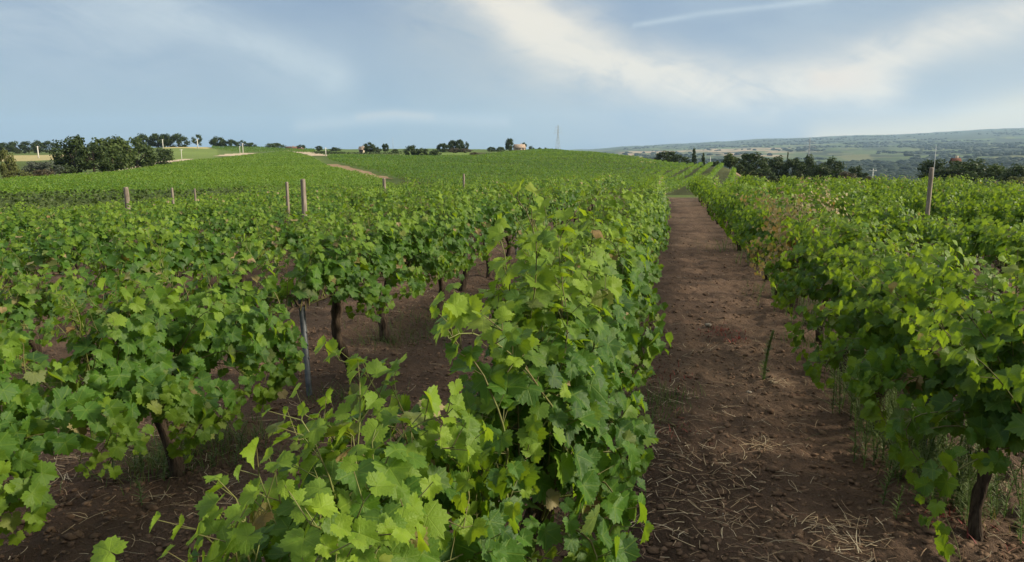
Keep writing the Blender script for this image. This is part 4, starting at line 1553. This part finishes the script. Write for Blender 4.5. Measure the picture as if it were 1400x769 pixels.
for px, yt, w, r, k, s, lab in [
    (911, 206, 34, 215, 'dark', 'wide', 'dark spreading tree right of the sandy bank'),
    (930, 210, 28, 205, 'dark', 'bush', 'lower dark tree between the spreading tree and the conifer'),
    (949, 204, 17, 200, 'dark', 'conifer', 'pointed conifer right of the spreading tree'),
    (962, 210, 14, 200, 'dark', 'conifer', 'small pointed conifer right of the larger one'),
    (980, 219, 20, 160, 'dark', 'bush', 'low dark bush beside the thin white pole'),
    (999, 208, 27, 150, 'mid', 'round', 'lighter green round tree left of the big dark one'),
    (1031, 208, 46, 145, 'dark', 'wide', 'big dark tree behind the lighter green one at right'),
    (1012, 222, 24, 140, 'dark', 'bush', 'dark bush under the lighter green tree'),
    (1062, 213, 34, 160, 'dark', 'wide', 'dark tree left of the pointed cypress'),
    (1077.5, 207, 6, 165, 'dark', 'cypress', 'thin pointed cypress rising above the dark trees'),
    (1085, 214, 34, 156, 'dark', 'round', 'dark tree right under the cypress'),
    (1108, 212, 34, 160, 'dark', 'wide', 'dark tree in front of the distant pale pylon'),
    (1138, 216, 40, 155, 'dark', 'wide', 'rounded dark tree near the right end of the clump'),
    (1172, 225, 34, 150, 'dark', 'bush', 'low dark tree at the right end of the clump'),
    (1122, 224, 40, 148, 'dark', 'wide', 'dark lower tree in the middle front of the clump'),
    (1048, 226, 34, 140, 'dark', 'bush', 'dark bush at the left foot of the clump'),
    (1160, 233, 34, 140, 'brown', 'bush', 'brown thicket at the right foot of the clump'),
    (1193, 240, 34, 145, 'brown', 'bush', 'low brown thicket below the pale wooden pole'),
    (1286, 215, 64, 140, 'dark', 'bush', 'broad dark tree with the orange roof, left of the right pair'),
    (1336, 213, 78, 142, 'dark', 'bush', 'broad dark dome tree, right of the right pair'),
    (1310, 218, 70, 136, 'dark', 'bush', 'dark tree right in front of the small orange roof'),
    (1357, 220, 52, 138, 'mid', 'bush', 'dim green tree at the right side of the dome'),
    (1396, 220, 46, 130, 'dark', 'bush', 'dark tree at the right picture edge'),
    (1388, 240, 42, 100, 'olive', 'bush', 'yellow green bush at the right picture edge below the dark tree'),
    (1345, 243, 50, 120, 'grey', 'bush', 'grey green thicket in front of the dome tree'),
]:
    plant(px, yt, w, r, k, s, lab, TR, 'bush' if s == 'bush' and k != 'dark' else None, 'bush' if s == 'bush' and k != 'dark' else 'tree', sink=0.3)


# hedge below the pale house
def hedge(pix, hgt, wid, label, kind, seed, name='hedge', fine_=1.0):
    rng = RS(seed)
    ps = [hit(*p, r0=41) if p[1] > 150 else np.array([*(ray(p[0], 240)[:2] * p[1]), 0.0]) for p in pix]
    rows_ = []
    for p0, p1 in zip(ps[:-1], ps[1:]):
        ln = np.linalg.norm(p1 - p0)
        n = int(ln * 16 * fine_ ** 2)
        t = rng.rand(n)
        q = p0[None] + (p1 - p0)[None] * t[:, None]
        q[:, 0] += rng.normal(0, wid / 2, n)
        q[:, 1] += rng.normal(0, wid / 2, n)
        z = ground_z(q[:, 0], q[:, 1], False) + hgt * rng.rand(n) ** .7 * (0.8 + 0.4 * fbm(q[:, 0] / 3, q[:, 1] / 3, 2, seed))
        for k in range(n):
            rows_.append((q[k, 0], q[k, 1], z[k], *(rng.normal(0, .6, 3) + np.array([0, 0, .6])), *rng.normal(0, 1, 3), rng.uniform(.2, .4) / fine_, rng.rand(), rng.rand() * .2, 0))
    co, lo, st, uv, cl = leaves_mesh_data(np.array(rows_), 2, rng)
    o = link_mesh(name, co, lo, st, M_TREE[kind], col=cl)
    return tag(o, label, 'hedge')


hedge([(430, 210.5), (470, 212.5), (510, 212.3), (553, 212)], 2.2, 1.5, 'long dark hedge running below the small pale house', 'dark', 3)
hedge([(-60, 57), (40, 57), (120, 57.5), (190, 58), (330, 58)], 1.7, 1.8, 'dark untrimmed hedge at the bottom of the left slope', 'mid', 4, 'hedge', 2.2)


# ------------------------------------------------------------------ woods across the valley
def far_woods():
    rng = RS(9)
    N = 22000
    a = rng.uniform(math.radians(-4), math.radians(30), N)
    r = np.exp(rng.uniform(math.log(480), math.log(7000), N))
    x, y = np.sin(a) * r * S, np.cos(a) * r * S
    dens = fbm(x / 420, y / 420, 3, 91)
    ok = (dens > np.where(r < 1900, -0.34, 0.07))
    px = np.interp(a, pa, np.arange(-300, 1801, 20))
    ok &= px > 850
    ok &= ~((px < 1090) & (r > 2400) & (r < 4500) & (rng.rand(N) < .85))
    x, y, r = x[ok], y[ok], r[ok]
    N = len(x)
    s = rng.uniform(4, 7.5, N) * np.clip(r / 1200, 0.8, 1.6)
    v = ico_v[None] * rng.uniform(.6, 1.2, (N, 12, 1)) * s[:, None, None] * np.array([1.7, 1.7, .8])
    z = ground_z(x, y, False) + s * .35
    V = (v + np.stack([x, y, z], -1)[:, None, :]).reshape(-1, 3)
    lo = (ico_f.ravel()[None] + (np.arange(N) * 12)[:, None]).ravel()
    cl = np.repeat(np.stack([rng.rand(N), rng.rand(N) * .3, 0 * r], -1), 12, 0)
    o = link_mesh('far_woods', V, lo, np.arange(N * 20) * 3, M_TREE['far'], col=cl)
    tag(o, 'hazy woods on the far side of the valley', 'woods', kind='stuff')


far_woods()


# ------------------------------------------------------------------ poles, pylons, buildings
def pole(px, ytop, r, label, width=0.3, arm=True, mat=M_POLE, group='utility poles on the hills'):
    r = r * S
    d = ray(px, ytop)
    x, y = d[0] * r, d[1] * r
    z0 = gz(x, y)
    h = EYE + d[2] * r - z0
    root = thing('utility_pole', label, 'pole', (x, y, z0), -math.atan2(x, y), group)
    mb = MB()
    mb.tube([(0, 0, -.3), (0, 0, h * .5), (0, 0, h)], [width * .62, width * .5, width * .36], 8)
    mb.build('shaft', mat, root, smooth=True)
    if arm:
        ab = MB()
        ab.box((0, 0, h - .45), (1.5, .14, .14))
        ab.build('crossarm', mat, root)
        for k in (-.65, 0, .65):
            ib = MB()
            ib.tube([(k, 0, h - .38), (k, 0, h - .15)], [.06, .04], 6)
            ib.build('insulator', M_PYLON, root)
    return root


pole(51, 200, 300, 'white pole in front of the far wood at left', .55)
pole(247.5, 204, 232, 'thin pale pole at the track right of the left clump', .25)
pole(269.5, 190, 395, 'white pole in front of the lone skyline tree', .65)
pole(222, 190.5, 395, 'white pole in front of the tall skyline trees', .55)
pole(327.5, 200, 335, 'thin pale pole, left of the pair at the track bend', .32)
pole(331.5, 196, 335, 'thicker pale pole, right of the pair at the track bend', .45)
pole(445, 202, 250, 'pale pole beside the pale road bend in the centre left', .40)
pole(971.5, 214.5, 170, 'thin white pole between the conifers and the green tree', .22, False)
pole(1194, 231, 120, 'pale pole with a crossarm right of the dark clump', .22)
pole(537, 188, 420, 'thin dark mast on the skyline right of the pale house', .22, False, M_PYLON)
pole(1280, 200, 46, 'thin dark stake beside the split wooden post at right', .06, False, M_PYLON, None)


def pylon(px, ytop, r, label, base_w, bar, sink=0.0):
    r = r * S
    base_w *= S
    bar *= S
    d = ray(px, ytop)
    x, y = d[0] * r, d[1] * r
    z0 = gz(x, y) - sink
    h = EYE + d[2] * r - z0
    root = thing('pylon', label, 'pylon', (x, y, z0), -math.atan2(x, y) + .5, 'lattice power pylons')

    def wid(t):
        return base_w * ((1 - t / .62) * .8 + .2 if t < .62 else .2 * (1 - (t - .62) / .38 * .75))
    lv = [0, .16, .30, .42, .53, .62, .70, .78, .86, .93, 1.0]
    corners = [(-.5, -.5), (.5, -.5), (.5, .5), (-.5, .5)]
    legs = MB()
    for cx, cy in corners:
        legs.tube([(cx * wid(t), cy * wid(t), t * h) for t in lv], bar, 4)
    legs.build('leg', M_PYLON, root)
    br = MB()
    for t0, t1 in zip(lv[:-1], lv[1:]):
        for k in range(4):
            c0, c1 = corners[k], corners[(k + 1) % 4]
            a0 = (c0[0] * wid(t0), c0[1] * wid(t0), t0 * h)
            a1 = (c1[0] * wid(t1), c1[1] * wid(t1), t1 * h)
            b0 = (c1[0] * wid(t0), c1[1] * wid(t0), t0 * h)
            b1 = (c0[0] * wid(t1), c0[1] * wid(t1), t1 * h)
            br.tube([a0, a1], bar * .55, 3)
            br.tube([b0, b1], bar * .55, 3)
    br.build('bracing', M_PYLON, root)
    for t, aw in ((.70, .17), (.80, .14), (.90, .11)):
        ab = MB()
        L = aw * h
        w = wid(t) / 2
        for s in (-1, 1):
            for cy in (-w, w):
                ab.tube([(s * w, cy, t * h), (s * L, 0, t * h + .3)], bar * .6, 3)
                ab.tube([(s * w, cy, (t + .045) * h), (s * L, 0, t * h + .3)], bar * .6, 3)
            ab.tube([(s * L, 0, t * h + .3), (s * L, 0, t * h - 1.2)], bar * .7, 4)
        ab.build('crossarm', M_PYLON, root)
    return root


pylon(763, 171, 620, 'tall lattice pylon rising behind the middle hill', 4.0, .075)
pylon(1107.5, 189, 640, 'pale distant lattice pylon in the valley above the dark clump', 5.0, .14)


def house(px, ytop, wpx, r, label, wall_m, roof_m, rz=0.0, ratio=.55, depth=.7, name='house', sink=0.4):
    r = r * S
    d = ray(px, ytop)
    x, y = d[0] * r, d[1] * r
    z0 = gz(x, y) - sink
    H = EYE + d[2] * r - z0
    w = wpx * r / F
    dp = w * depth
    root = thing(name, label, 'house', (x, y, z0), -math.atan2(x, y) + rz, 'farm buildings on the hills')
    wh = H * ratio
    mb = MB()
    mb.add([(-w / 2, -dp / 2, 0), (w / 2, -dp / 2, 0), (w / 2, dp / 2, 0), (-w / 2, dp / 2, 0), (-w / 2, -dp / 2, wh), (w / 2, -dp / 2, wh), (w / 2, dp / 2, wh), (-w / 2, dp / 2, wh), (-w / 2, 0, H - .25), (w / 2, 0, H - .25)],
           [(0, 1, 5, 4), (2, 3, 7, 6), (1, 2, 6, 9, 5), (3, 0, 4, 8, 7)])
    mb.build('wall', wall_m, root)
    rf = MB()
    o = .4
    sl = (H - wh) / (dp / 2)
    for s in (-1, 1):
        e = [(-w / 2 - o, s * (dp / 2 + o), wh - o * sl), (w / 2 + o, s * (dp / 2 + o), wh - o * sl), (w / 2 + o, 0, H), (-w / 2 - o, 0, H)]
        e2 = [(q[0], q[1], q[2] - .2) for q in e]
        rf.add(e + e2, [(0, 1, 2, 3), (7, 6, 5, 4), (0, 4, 5, 1), (1, 5, 6, 2), (3, 7, 4, 0)])
    r_ = rf.build('roof', roof_m, root)
    cb = MB()
    cb.box((w * .2, .3, H + .1), (.6, .6, 1.0))
    cb.build('chimney', wall_m, r_)
    for k in (-.28, .28):
        wb = MB()
        wb.box((w * k, -dp / 2 - .01, wh * .62), (1.0, .08, 1.2))
        wb.build('window', M_DARKW, root)
    db = MB()
    db.box((0, -dp / 2 - .01, 1.0 + sink / 2), (1.2, .08, 2.0 + sink))
    db.build('door', M_DARKW, root)
    return root


house(398, 200.5, 13, 420, 'long low farmhouse with dark red roof on the skyline at left', M_PLASTER, M_TILE, .1, .5, .6)
house(411, 202.5, 6, 395, 'small pinkish farm building beside the pale road', M_PLASTER, M_TILE, .3, .6, .9)
house(494.5, 200.5, 6, 310, 'small pale house left of the broad dark tree', M_PLASTER, M_STONE, -.3, .65, .9)
house(710, 197.5, 14, 352, 'pinkish stone ruin on the hilltop between two trees', M_STONE, M_STONE, .3, .6, .7, 'stone_ruin')
house(1307, 216.5, 7, 146, 'small house with an orange roof half hidden in the dark trees at right', M_PLASTER, M_TILE_O, .4, .92, .9)
